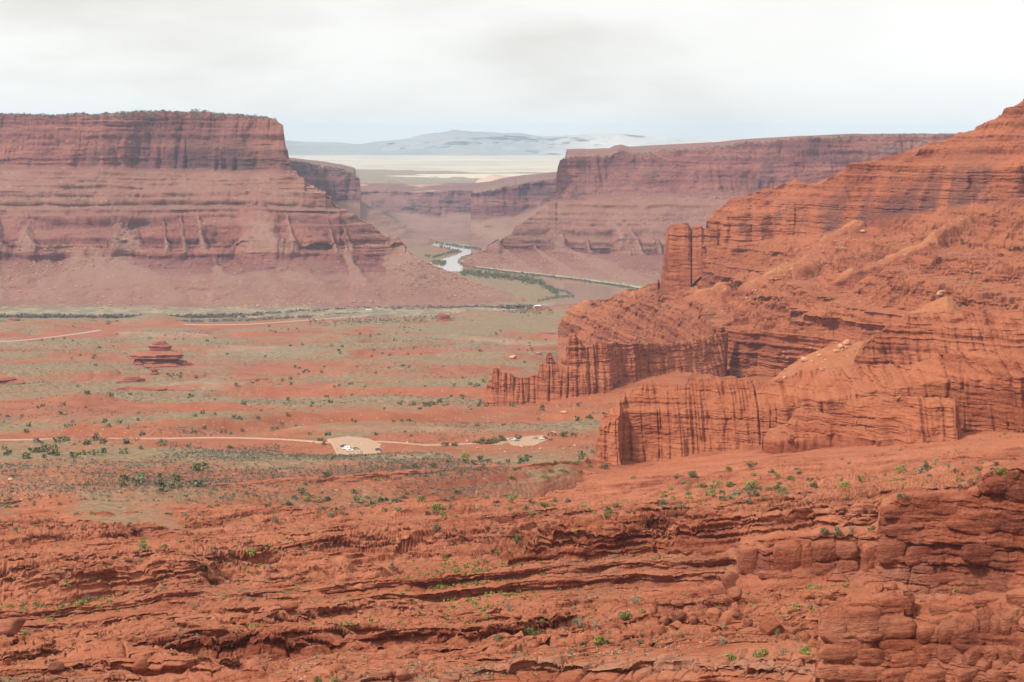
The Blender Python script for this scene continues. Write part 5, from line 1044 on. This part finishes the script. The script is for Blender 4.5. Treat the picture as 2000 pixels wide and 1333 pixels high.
# free standing buttes on the valley floor
def butte(name, px, py, prof, label, mat, seed, asp=.7, S=4, cat='butte', bedamp=1.0):
    """prof: (height px, left px, right px) from the foot up"""
    g = ground_pt(px, py); D = g[1]; u = D / F; zb = float(valley_z(np.array([g[0]]), np.array([D]))[0][0]); nr, nc = 110, 260
    pr = np.array(prof, float); hs = np.linspace(0, 1, nr) * pr[-1, 0]; l = np.interp(hs, pr[:, 0], pr[:, 1]); r_ = np.interp(hs, pr[:, 0], pr[:, 2])
    th = np.linspace(0, 2 * np.pi, nc, endpoint=False); cx = ((l + r_) / 2 - px) * u; R_ = (r_ - l) / 2 * u
    x = cx[:, None] + R_[:, None] * np.cos(th) * (1 + .0 * th); y = R_[:, None] * np.sin(th) * asp; z = hs[:, None] * u + 0 * th
    k, t, h = in_bed(beds_table(S, seed), z + 1.0 * vn(x / 20, y / 20, z / 20)); rad = 1 + (.10 * bedamp * (hsh(k, 5) * 2 - 1) + .07 * np.tanh(3 * vn(x / 30, y / 30, z / 1.6)) + .30 * fbm(x / 20 + seed, y / 20, z / 26, 4)) - .06 * (np.minimum(t, 1 - t) < .14)
    rad = 1 + (rad - 1) * np.clip(hs / (pr[-1, 0] * .08), 0, 1)[:, None]
    V = np.stack([g[0] + (x - cx[:, None]) * rad + cx[:, None], D + y * rad, zb - 1.5 + z], -1)
    top = np.array([[V[-1, :, 0].mean(), V[-1, :, 1].mean(), V[-1, :, 2].mean() + .5]]); VV = np.concatenate([V.reshape(-1, 3), top])
    f = grid_faces(nr, nc); i = np.arange(nr - 1)[:, None] * nc; wrap = np.stack([i[:, 0] + nc - 1, i[:, 0], i[:, 0] + nc, i[:, 0] + 2 * nc - 1], -1)
    b0 = (nr - 1) * nc; cap = np.array([[b0 + q, b0 + (q + 1) % nc, len(VV) - 1, len(VV) - 1] for q in range(nc)])[:, :3]
    me = bpy.data.meshes.new(name); me.from_pydata(VV.tolist(), [], f.tolist() + wrap.tolist() + cap.tolist()); me.materials.append(mat)
    for p in me.polygons: p.use_smooth = False
    a = me.attributes.new('M', 'FLOAT_COLOR', 'POINT'); hh = np.concatenate([np.repeat(hs / pr[-1, 0], nc), [1]]); a.data.foreach_set('color', np.stack([np.clip(.6 - 3 * hh, 0, 1), 0 * hh, 0 * hh, 0 * hh + .2], -1).astype(np.float32).ravel())
    zsplat(V); return tag(link(name, me), label, cat)
MATS['butte'] = rock_mat('butte_rock', 3.0, ((.12, .036, .026), (.22, .066, .044), (.33, .12, .08)), ((.33, .10, .05), (.38, .14, .08)), bump=.8, flat=(.8, .95), boulders=False)
butte('butte', 312, 716, [(0, 242, 382), (5, 258, 368), (11, 268, 356), (14, 272, 350), (15, 266, 357), (25, 270, 356), (27, 282, 350), (29, 290, 340), (31, 293, 333), (40, 291, 334), (42, 298, 330), (49, 301, 327), (50, 306, 322)], 'stepped red butte standing alone on the valley floor', MATS['butte'], 51, S=8, bedamp=.4)
butte('hoodoo', 302, 738, [(0, 288, 316), (4, 291, 313), (10, 295, 310), (11, 292, 311), (14, 292, 311), (15, 298, 305), (18, 299, 304)], 'small capped hoodoo below the stepped butte', MATS['butte'], 52, S=2, cat='hoodoo')
butte('butte', 864, 627, [(0, 846, 892), (3, 850, 884), (4, 851, 879), (9, 852, 878), (12, 854, 876), (15, 856, 870), (17, 858, 864)], 'tiny ragged butte near the river settlement', MATS['butte'], 53, cat='butte')
butte('rock_ledge', 27, 634, [(0, 8, 46), (3, 14, 42), (7, 16, 40), (8, 20, 38)], 'low flat topped ledge on a knoll near the river at far left', MATS['butte'], 54, S=3, cat='outcrop')
butte('rock_ledge', 20, 748, [(0, -40, 55), (5, -36, 44), (12, -34, 34), (16, -30, 24)], 'dark ledge outcrop cut by the left edge', MATS['butte'], 55, S=3, cat='outcrop')
butte('rock_ledge', 285, 760, [(0, 220, 400), (4, 228, 380), (8, 236, 350), (10, 240, 310)], 'long low ledge in front of the hoodoo', MATS['butte'], 56, asp=.25, S=3, cat='outcrop')
butte('rock_ledge', 262, 745, [(0, 228, 294), (4, 232, 290), (9, 240, 286), (12, 246, 280)], 'short ledge left of the hoodoo', MATS['butte'], 57, asp=.3, S=3, cat='outcrop')
butte('rock_ledge', 540, 738, [(0, 440, 600), (5, 450, 585), (9, 470, 560)], 'long purple ledge in the middle of the valley', MATS['butte'], 58, asp=.2, S=3, cat='outcrop')
butte('rock_ledge', 790, 735, [(0, 650, 920), (6, 670, 900), (12, 720, 860), (14, 760, 840)], 'broad purple ledge band right of the valley centre', MATS['butte'], 59, asp=.2, S=3, cat='outcrop')
butte('rock_ledge', 1040, 652, [(0, 960, 1130), (3, 975, 1125), (7, 1020, 1120), (10, 1050, 1115)], 'low ledges reaching out from the foot of the great slope', MATS['butte'], 60, asp=.3, S=3, cat='outcrop')

# ================================================================== VEHICLES, HUT, PEOPLE
glassm = simple('dark_glass', (.03, .035, .04), .15, spec=.6); tyre = simple('tyre_rubber', (.02, .02, .02), .8); rimm = simple('wheel_metal', (.45, .45, .45), .4, .8)
lampm = simple('headlamp', (.7, .7, .65), .2); tailm = simple('tail_lamp', (.35, .02, .02), .3)
PAINT = {k: simple('paint_' + k, c, .3, spec=.6) for k, c in dict(white=(.80, .80, .78), black=(.02, .022, .03), silver=(.42, .43, .43), grey=(.14, .15, .16), green=(.22, .26, .24), tan=(.38, .33, .27), blue=(.04, .06, .10), red=(.30, .03, .02)).items()}
def prism(name, prof, w, mat, parent=None, inset=0, z=0):
    """side outline (x, z) given width; the upper points may be drawn in"""
    n = len(prof); V = []
    for s_ in (-1, 1):
        for p in prof: V.append((p[0], s_ * (w / 2 - (p[2] if len(p) > 2 else 0)), p[1]))
    me = bpy.data.meshes.new(name); me.from_pydata(V, [], [list(range(n)), list(range(2 * n - 1, n - 1, -1))] + [(i, i + n, (i + 1) % n + n, (i + 1) % n) for i in range(n)]); me.materials.append(mat)
    me.validate(); o = link(name, me, parent)
    b = o.modifiers.new('b', 'BEVEL'); b.width = .05; b.segments = 2; return o
def cyl(name, r, w, mat, loc, parent, n=18):
    V = [(r * math.cos(a) , s_ * w / 2, r * math.sin(a)) for s_ in (-1, 1) for a in [6.28318 * i / n for i in range(n)]]
    me = bpy.data.meshes.new(name); me.from_pydata(V, [], [list(range(n))[::-1], list(range(n, 2 * n))] + [(i, (i + 1) % n, (i + 1) % n + n, i + n) for i in range(n)]); me.materials.append(mat)
    o = link(name, me, parent); o.location = loc; return o
def car(kind, colour, px, py, rot, label, group, z=None):
    g = ground_pt(px, py); root = bpy.data.objects.new({'suv': 'off_road_car', 'sedan': 'parked_car', 'van': 'camper_van', 'pickup': 'pickup_truck'}[kind], None); COL.objects.link(root)
    tag(root, label, {'suv': 'car', 'sedan': 'car', 'van': 'van', 'pickup': 'pickup truck'}[kind], group)
    m = PAINT[colour]; L_, W_, H_ = dict(suv=(4.8, 1.9, 1.8), sedan=(4.7, 1.8, 1.42), van=(6.6, 2.15, 2.7), pickup=(5.6, 1.95, 1.85))[kind]; h = L_ / 2
    if kind == 'sedan': low = [(-h, .35), (-h, .85), (-h + .9, .95), (h - 1.2, .92), (h - .1, .72), (h, .4)]; cab = [(-h + .7, .93, .03), (-h + 1.35, 1.38, .22), (.5, 1.40, .22), (1.15, .92, .03)]
    elif kind == 'suv': low = [(-h, .4), (-h, 1.05), (h - 1.1, 1.05), (h - .1, .9), (h, .5)]; cab = [(-h + .03, 1.04, .03), (-h + .3, 1.75, .18), (.55, 1.78, .18), (1.2, 1.04, .03)]
    elif kind == 'van': low = [(-h, .4), (-h, 1.5), (h - 1.0, 1.5), (h - .25, 1.15), (h, .5)]; cab = [(-h, 1.49, .0), (-h + .05, 2.65, .1), (1.6, 2.7, .1), (2.4, 1.49, .05)]
    else: low = [(-h, .45), (-h, 1.05), (h - 1.2, 1.08), (h - .1, .95), (h, .5)]; cab = [(-.55, 1.04, .03), (-.45, 1.78, .18), (.95, 1.8, .18), (1.55, 1.06, .03)]
    prism('body', low, W_, m, root); c_ = prism('cabin', cab, W_ - .06, m, root)
    f = .12; cxm = sum(p[0] for p in cab) / 4; wz0, wz1 = cab[0][1] + (.1 if kind != 'van' else .25), cab[1][1] - (.12 if kind != 'van' else .55)
    def at(z_): t = (z_ - cab[0][1]) / (cab[1][1] - cab[0][1]); return cab[0][0] + (cab[1][0] - cab[0][0]) * t, cab[3][0] + (cab[2][0] - cab[3][0]) * t, cab[0][2] + (cab[1][2] - cab[0][2]) * t
    a0, b0, i0 = at(wz0); a1, b1, i1 = at(wz1)
    for s_ in (-1, 1):
        y0 = s_ * ((W_ - .06) / 2 - i0 + .012); y1 = s_ * ((W_ - .06) / 2 - i1 + .012); mid = (a0 + b0) / 2
        rng = ((a0 + .15, mid - .06, a1 + .15, mid - .06), (mid + .06, b0 - .15, mid + .06, b1 - .15)) if kind != 'van' else ((.9, b0 - .1, .9, b1 - .1), (-2.2, -.6, -2.2, -.6))
        for r0, r1, r2, r3 in rng:
            me = bpy.data.meshes.new('side_window'); me.from_pydata([(r0, y0, wz0), (r1, y0, wz0), (r3, y1, wz1), (r2, y1, wz1)], [], [(0, 1, 2, 3)]); me.materials.append(glassm); o = link('side_window', me, root)
            q = o.modifiers.new('s', 'SOLIDIFY'); q.thickness = .01
    for nm, xa, xb in (('windscreen', b0, b1), ('rear_window', a0, a1)):
        sg = 1 if nm == 'windscreen' else -1
        me = bpy.data.meshes.new(nm); me.from_pydata([(xa + .015 * sg, -W_ / 2 + i0 + .12, wz0), (xa + .015 * sg, W_ / 2 - i0 - .12, wz0), (xb + .015 * sg, W_ / 2 - i1 - .12, wz1), (xb + .015 * sg, -W_ / 2 + i1 + .12, wz1)], [], [(0, 1, 2, 3)]); me.materials.append(glassm); link(nm, me, root)
    for xx in (-h + .95, h - .95):
        for s_ in (-1, 1):
            R_ = .36 if kind != 'sedan' else .32; w = cyl('wheel', R_, .24, tyre, (xx, s_ * (W_ / 2 - .1), R_), root); cyl('rim', R_ * .6, .26, rimm, (0, s_ * .005, 0), w)
    for s_ in (-1, 1):
        for nm, xx, mm in (('headlight', h - .02, lampm), ('tail_light', -h + .02, tailm)):
            o = cyl(nm, .12, .3, mm, (xx - .05 * (1 if xx > 0 else -1), s_ * (W_ / 2 - .3), .72), root, 10)
    zz = (LZ['parking_lot'] if px < 900 else LZ['trailhead_lot']) + .33 if z is None else z
    a = P(px, py, 1.0); d = a - np.array([0, 0, CAMZ]); t = (zz - CAMZ) / d[2]
    root.location = (d[0] * t, d[1] * t, zz); root.rotation_euler = (0, 0, rot); return root
G1 = 'vehicles in the gravel car park'; G2 = 'vehicles at the trailhead lot'
car('suv', 'blue', 670, 873, 2.9, 'dark blue off-road car behind the white camper van', G1)
car('van', 'white', 677, 878.5, 2.75, 'tall white camper van in the gravel car park', G1)
car('pickup', 'white', 683, 881.5, 3.1, 'white pickup parked nearest in front of the camper van', G1)
car('suv', 'tan', 696, 877.5, .15, 'tan and black car right of the camper van', G1)
car('suv', 'grey', 739, 880, .35, 'dark grey car alone at the right end of the car park', G1)
car('sedan', 'white', 992, 859.5, .4, 'white car half behind the bushes at the left of the trailhead lot', G2, None)
car('suv', 'silver', 999, 859, .5, 'silver car second from the bushes at the trailhead lot', G2)
car('suv', 'black', 1010, 858, 2.8, 'black car at the back of the trailhead lot cluster', G2)
car('suv', 'white', 1004, 860.5, 2.7, 'pale car in the middle of the trailhead lot cluster', G2)
car('sedan', 'green', 1010, 862, .1, 'greenish grey sedan at the front of the trailhead lot cluster', G2)
car('suv', 'tan', 1045, 857, 3.1, 'tan boxy off-road car near the hut', G2)
car('sedan', 'white', 1058, 858.5, .1, 'white sedan next to the tan off-road car', G2)
car('suv', 'red', 1067, 857, 1.4, 'dark red car between the white sedan and the hut', G2)
# toilet hut
hutp = ground_pt(1079, 856); zt = float(valley_z(np.array([hutp[0]]), np.array([hutp[1]]))[0][0])
hut = bpy.data.objects.new('toilet_hut', None); COL.objects.link(hut); hut.location = (hutp[0], hutp[1] - 4, max(zt, LZ['trailhead_lot'])); hut.rotation_euler = (0, 0, -.35)
tag(hut, 'small reddish brown toilet hut with pitched roof and vent pipe', 'hut')
hm = simple('hut_wall_paint', (.36, .15, .10), .9); hr = simple('hut_roof', (.50, .26, .19), .8)
prism('wall', [(-2.3, 0), (-2.3, 2.6), (2.3, 2.6), (2.3, 0)], 3.6, hm, hut)
prism('roof', [(-2.8, 2.45), (-2.8, 2.62), (0, 3.5), (2.8, 2.62), (2.8, 2.45), (0, 3.3)], 4.4, hr, hut)
o = prism('door', [(-.5, 0.05), (-.5, 2.1), (.5, 2.1), (.5, .05)], .08, simple('hut_door', (.16, .07, .05), .8), hut); o.location = (.3, -1.83, 0); cyl('handle', .05, .1, rimm, (.35, -.06, 1.0), o)
o = cyl('vent_pipe', .18, 4.6, simple('pipe_black', (.03, .03, .03), .6), (-2.0, 1.0, 2.3), hut); o.rotation_euler = (math.pi / 2, 0, 0)
prism('screen_wall', [(-3.6, 0), (-3.6, 1.9), (-3.45, 1.9), (-3.45, 0)], 3.0, hm, hut)
# info boards and marker posts
postm = simple('post_wood', (.10, .07, .05), .9); boardm = simple('sign_panel', (.75, .74, .70), .7)
for i, (x, y, lb) in enumerate([(1073, 853, 'white notice board left of the toilet hut'), (937, 862, 'white marker post beside the road left of the trailhead bushes'), (912, 863, 'white marker post further left along the road'), (795, 868, 'white marker post above the road right of the car park'), (720, 867, 'white marker post where the road meets the car park')]):
    g = ground_pt(x, y); z = float(valley_z(np.array([g[0]]), np.array([g[1]]))[0][0]); r_ = bpy.data.objects.new('sign_post', None); COL.objects.link(r_); r_.location = (g[0], g[1], z); tag(r_, lb, 'sign')
    o = cyl('post', .07, 2.0, postm, (0, 0, 1.0), r_, 8); o.rotation_euler = (math.pi / 2, 0, 0); prism('sign_panel', [(-.55, 1.2), (-.55, 2.1), (.55, 2.1), (.55, 1.2)], .06, boardm, r_).location = (0, -.1, 0)
for i in range(9):
    x = 1012 + i * 8.5; y = 866.5 - i * .9 - 2; g = ground_pt(x, y); z = float(valley_z(np.array([g[0]]), np.array([g[1]]))[0][0])
    o = cyl('fence_post', .09, 1.5, postm, (g[0], g[1], z + .7), None, 8); o.rotation_euler = (math.pi / 2, 0, 0); tag(o, 'low wooden post on the edge of the trailhead lot', 'post', 'posts edging the trailhead lot')
# people
def person_mesh(name, pose, mats):
    import bmesh
    J = dict(pel=(0, 0, .95), chest=(0, 0, 1.28), neck=(0, 0, 1.46), head=(0, -.01, 1.60), crown=(0, 0, 1.72), hl=(.10, 0, .90), kl=(.11, -.02, .50), al=(.11, .02, .09), fl=(.11, -.14, .03), hr=(-.10, 0, .90), kr=(-.11, -.02, .50), ar=(-.11, .02, .09), fr=(-.11, -.14, .03),
             sl=(.19, 0, 1.40), el=(.25, .02, 1.13), wl=(.25, -.05, .88), tl=(.25, -.08, .79), sr=(-.19, 0, 1.40), er=(-.25, .02, 1.13), wr=(-.25, -.05, .88), tr=(-.25, -.08, .79))
    J.update(pose); R_ = dict(pel=.15, chest=.16, neck=.06, head=.095, crown=.07, hl=.10, kl=.065, al=.045, fl=.04, hr=.10, kr=.065, ar=.045, fr=.04, sl=.07, el=.045, wl=.03, tl=.03, sr=.07, er=.045, wr=.03, tr=.03)
    E = [('pel', 'chest'), ('chest', 'neck'), ('neck', 'head'), ('head', 'crown'), ('pel', 'hl'), ('hl', 'kl'), ('kl', 'al'), ('al', 'fl'), ('pel', 'hr'), ('hr', 'kr'), ('kr', 'ar'), ('ar', 'fr'), ('chest', 'sl'), ('sl', 'el'), ('el', 'wl'), ('wl', 'tl'), ('chest', 'sr'), ('sr', 'er'), ('er', 'wr'), ('wr', 'tr')]
    ks = list(J); me = bpy.data.meshes.new(name); me.from_pydata([J[k] for k in ks], [(ks.index(a), ks.index(b)) for a, b in E], [])
    o = bpy.data.objects.new(name, me); COL.objects.link(o); md = o.modifiers.new('skin', 'SKIN'); sv = me.skin_vertices[0].data
    for i, k in enumerate(ks): sv[i].radius = (R_[k], R_[k]); sv[i].use_root = k == 'pel'
    o.modifiers.new('sub', 'SUBSURF').levels = 1
    dg = bpy.context.evaluated_depsgraph_get(); m2 = bpy.data.meshes.new_from_object(o.evaluated_get(dg)); bpy.data.objects.remove(o)
    for m in mats: m2.materials.append(m)
    for p in m2.polygons:
        z = p.center[2]; arm = abs(p.center[0]) > .2; p.use_smooth = True
        p.material_index = 0 if z > 1.49 or (arm and z < 1.0) else (1 if z > .93 else (2 if z > .07 else 3))
    return m2
skin = simple('skin', (.45, .26, .18), .6); CL = {k: simple('cloth_' + k, c, .9) for k, c in dict(black=(.02, .02, .025), orange=(.35, .14, .05), blue=(.05, .07, .15), tan=(.3, .24, .17), grey=(.14, .14, .14)).items()}
walk = dict(kl=(.11, -.2, .52), al=(.11, -.16, .1), fl=(.11, -.32, .05), kr=(-.11, .06, .5), ar=(-.11, .3, .14), fr=(-.11, .2, .04), el=(.25, .12, 1.14), wl=(.24, .16, .9), tl=(.24, .15, .82), er=(-.25, -.08, 1.14), wr=(-.24, -.22, .95), tr=(-.24, -.27, .88))
bend = dict(er=(-.22, -.15, 1.18), wr=(-.1, -.3, 1.32), tr=(-.06, -.32, 1.38))
def person(px, py, pose, top, leg, rot, label, group=None, zz=None):
    me = person_mesh('person', pose, [skin, CL[top], CL[leg], CL['black']]); o = link('person', me)
    if zz is None: p = stand(px, py)
    else:
        a = P(px, py, 1.0); d = a - np.array([0, 0, CAMZ]); t = (zz - CAMZ) / d[2]; p = (d[0] * t, d[1] * t, zz)
    o.location = (p[0], p[1], p[2]); o.rotation_euler = (0, 0, rot); tag(o, label, 'person', group)
    hv, hf = IV * np.array([.105, .12, .10]) + np.array([0, .01, 1.68]), IF; hv = hv[:]; hm_ = np_mesh('hair', hv, hf, simple('hair', (.05, .03, .02), .8)); link('hair', hm_, o)
zp = LZ['parking_lot'] + .33
person(658.5, 880, walk, 'orange', 'black', 2.5, 'person in orange top walking at the left of the car park', None, zp)
person(698.8, 885.5, {}, 'grey', 'grey', .3, 'person in grey standing left of the pair at the lot edge', None, zp)
person(704.5, 885.5, bend, 'blue', 'tan', -.4, 'person in blue, left one of the pair at the lot edge', None, zp)
person(707.5, 886, {}, 'black', 'black', .2, 'person all in black at the front edge of the car park', None, zp)
person(646, 872.5, {}, 'tan', 'grey', 1.2, 'person in tan at the far left corner of the car park', None, zp)
person(1532, 902, walk, 'orange', 'black', 1.7, 'lone hiker on the trail below the fluted fin')
# riverside settlement
wt = simple('white_siding', (.78, .77, .74), .6); roofw = simple('metal_roof', (.70, .69, .66), .4); win = simple('window_dark', (.05, .06, .07), .3)
def shed(px, py, L_, W_, H_, rot, label, name, cat, group=None, gable=True, col=None):
    X, Y = zplane(px, py, 4.0); r_ = bpy.data.objects.new(name, None); COL.objects.link(r_); r_.location = (X, Y, 3.2); r_.rotation_euler = (0, 0, rot); tag(r_, label, cat, group)
    prism('wall', [(-L_ / 2, 0), (-L_ / 2, H_), (L_ / 2, H_), (L_ / 2, 0)], W_, col or wt, r_)
    if gable:
        me = bpy.data.meshes.new('roof'); a, b, c = L_ / 2 + .5, W_ / 2 + .6, H_ + W_ * .25
        me.from_pydata([(-a, -b, H_ - .1), (a, -b, H_ - .1), (a, 0, c), (-a, 0, c), (-a, b, H_ - .1), (a, b, H_ - .1)], [], [(0, 1, 2, 3), (3, 2, 5, 4), (0, 3, 4), (1, 5, 2), (0, 4, 5, 1)]); me.materials.append(roofw); link('roof', me, r_)
    for q in (-.28, .05, .3):
        o = prism('window', [(-.6, 1.2), (-.6, 2.1), (.6, 2.1), (.6, 1.2)], .1, win, r_); o.location = (q * L_, -W_ / 2 - .02, 0)
shed(720, 608.5, 13, 9, 3.2, .1, 'white roofed barn beside the river brush', 'barn', 'barn')
shed(1050, 600, 12, 8, 3.5, .2, 'red building with a white roof at the river bend', 'boat_house', 'house', None, True, simple('red_siding', (.36, .12, .08), .8))
for i, (x, y) in enumerate([(875, 608), (904, 606.5), (910, 607), (943, 604), (966, 605.5), (985, 606)]):
    shed(x, y, 8, 3, 2.8, .3 * (i % 3), 'small white trailer among the trees by the river', 'trailer', 'trailer', 'white trailers by the river', False)
for i, (x, y) in enumerate([(985, 527), (1168, 548.5), (1218, 556), (1235, 559)]):
    X, Y = zplane(x, y - 1, 8.2); c_ = car('van' if i == 2 else 'suv', ['white', 'silver', 'white', 'white'][i], x, y - 1, .1, ['white car where the canyon road rounds the spur', 'silver car halfway along the canyon road', 'white van near the right end of the canyon road', 'white car at the right end of the canyon road'][i], 'cars on the canyon road', z=8.3)
NOHAZE = False
# ---- haze
me = bpy.data.meshes.new('haze')
x0, x1, y0, y1, z0, z1 = -45000, 45000, -4500, 34000, -90, 640
me.from_pydata([(x, y, z) for x in (x0, x1) for y in (y0, y1) for z in (z0, z1)], [], [(0, 1, 3, 2), (4, 6, 7, 5), (0, 4, 5, 1), (2, 3, 7, 6), (0, 2, 6, 4), (1, 5, 7, 3)])
hz = link('haze', me); tag(hz, kind='stuff')
mh = bpy.data.materials.new('haze_air'); mh.use_nodes = True; th = mh.node_tree; th.nodes.clear()
oh = N(th, 'ShaderNodeOutputMaterial'); pv = N(th, 'ShaderNodeVolumePrincipled')
pv.inputs['Color'].default_value = (.56, .75, 1.0, 1); pv.inputs['Density'].default_value = 3.0e-5; pv.inputs['Anisotropy'].default_value = 0.2
th.links.new(pv.outputs[0], oh.inputs['Volume']); me.materials.append(mh)
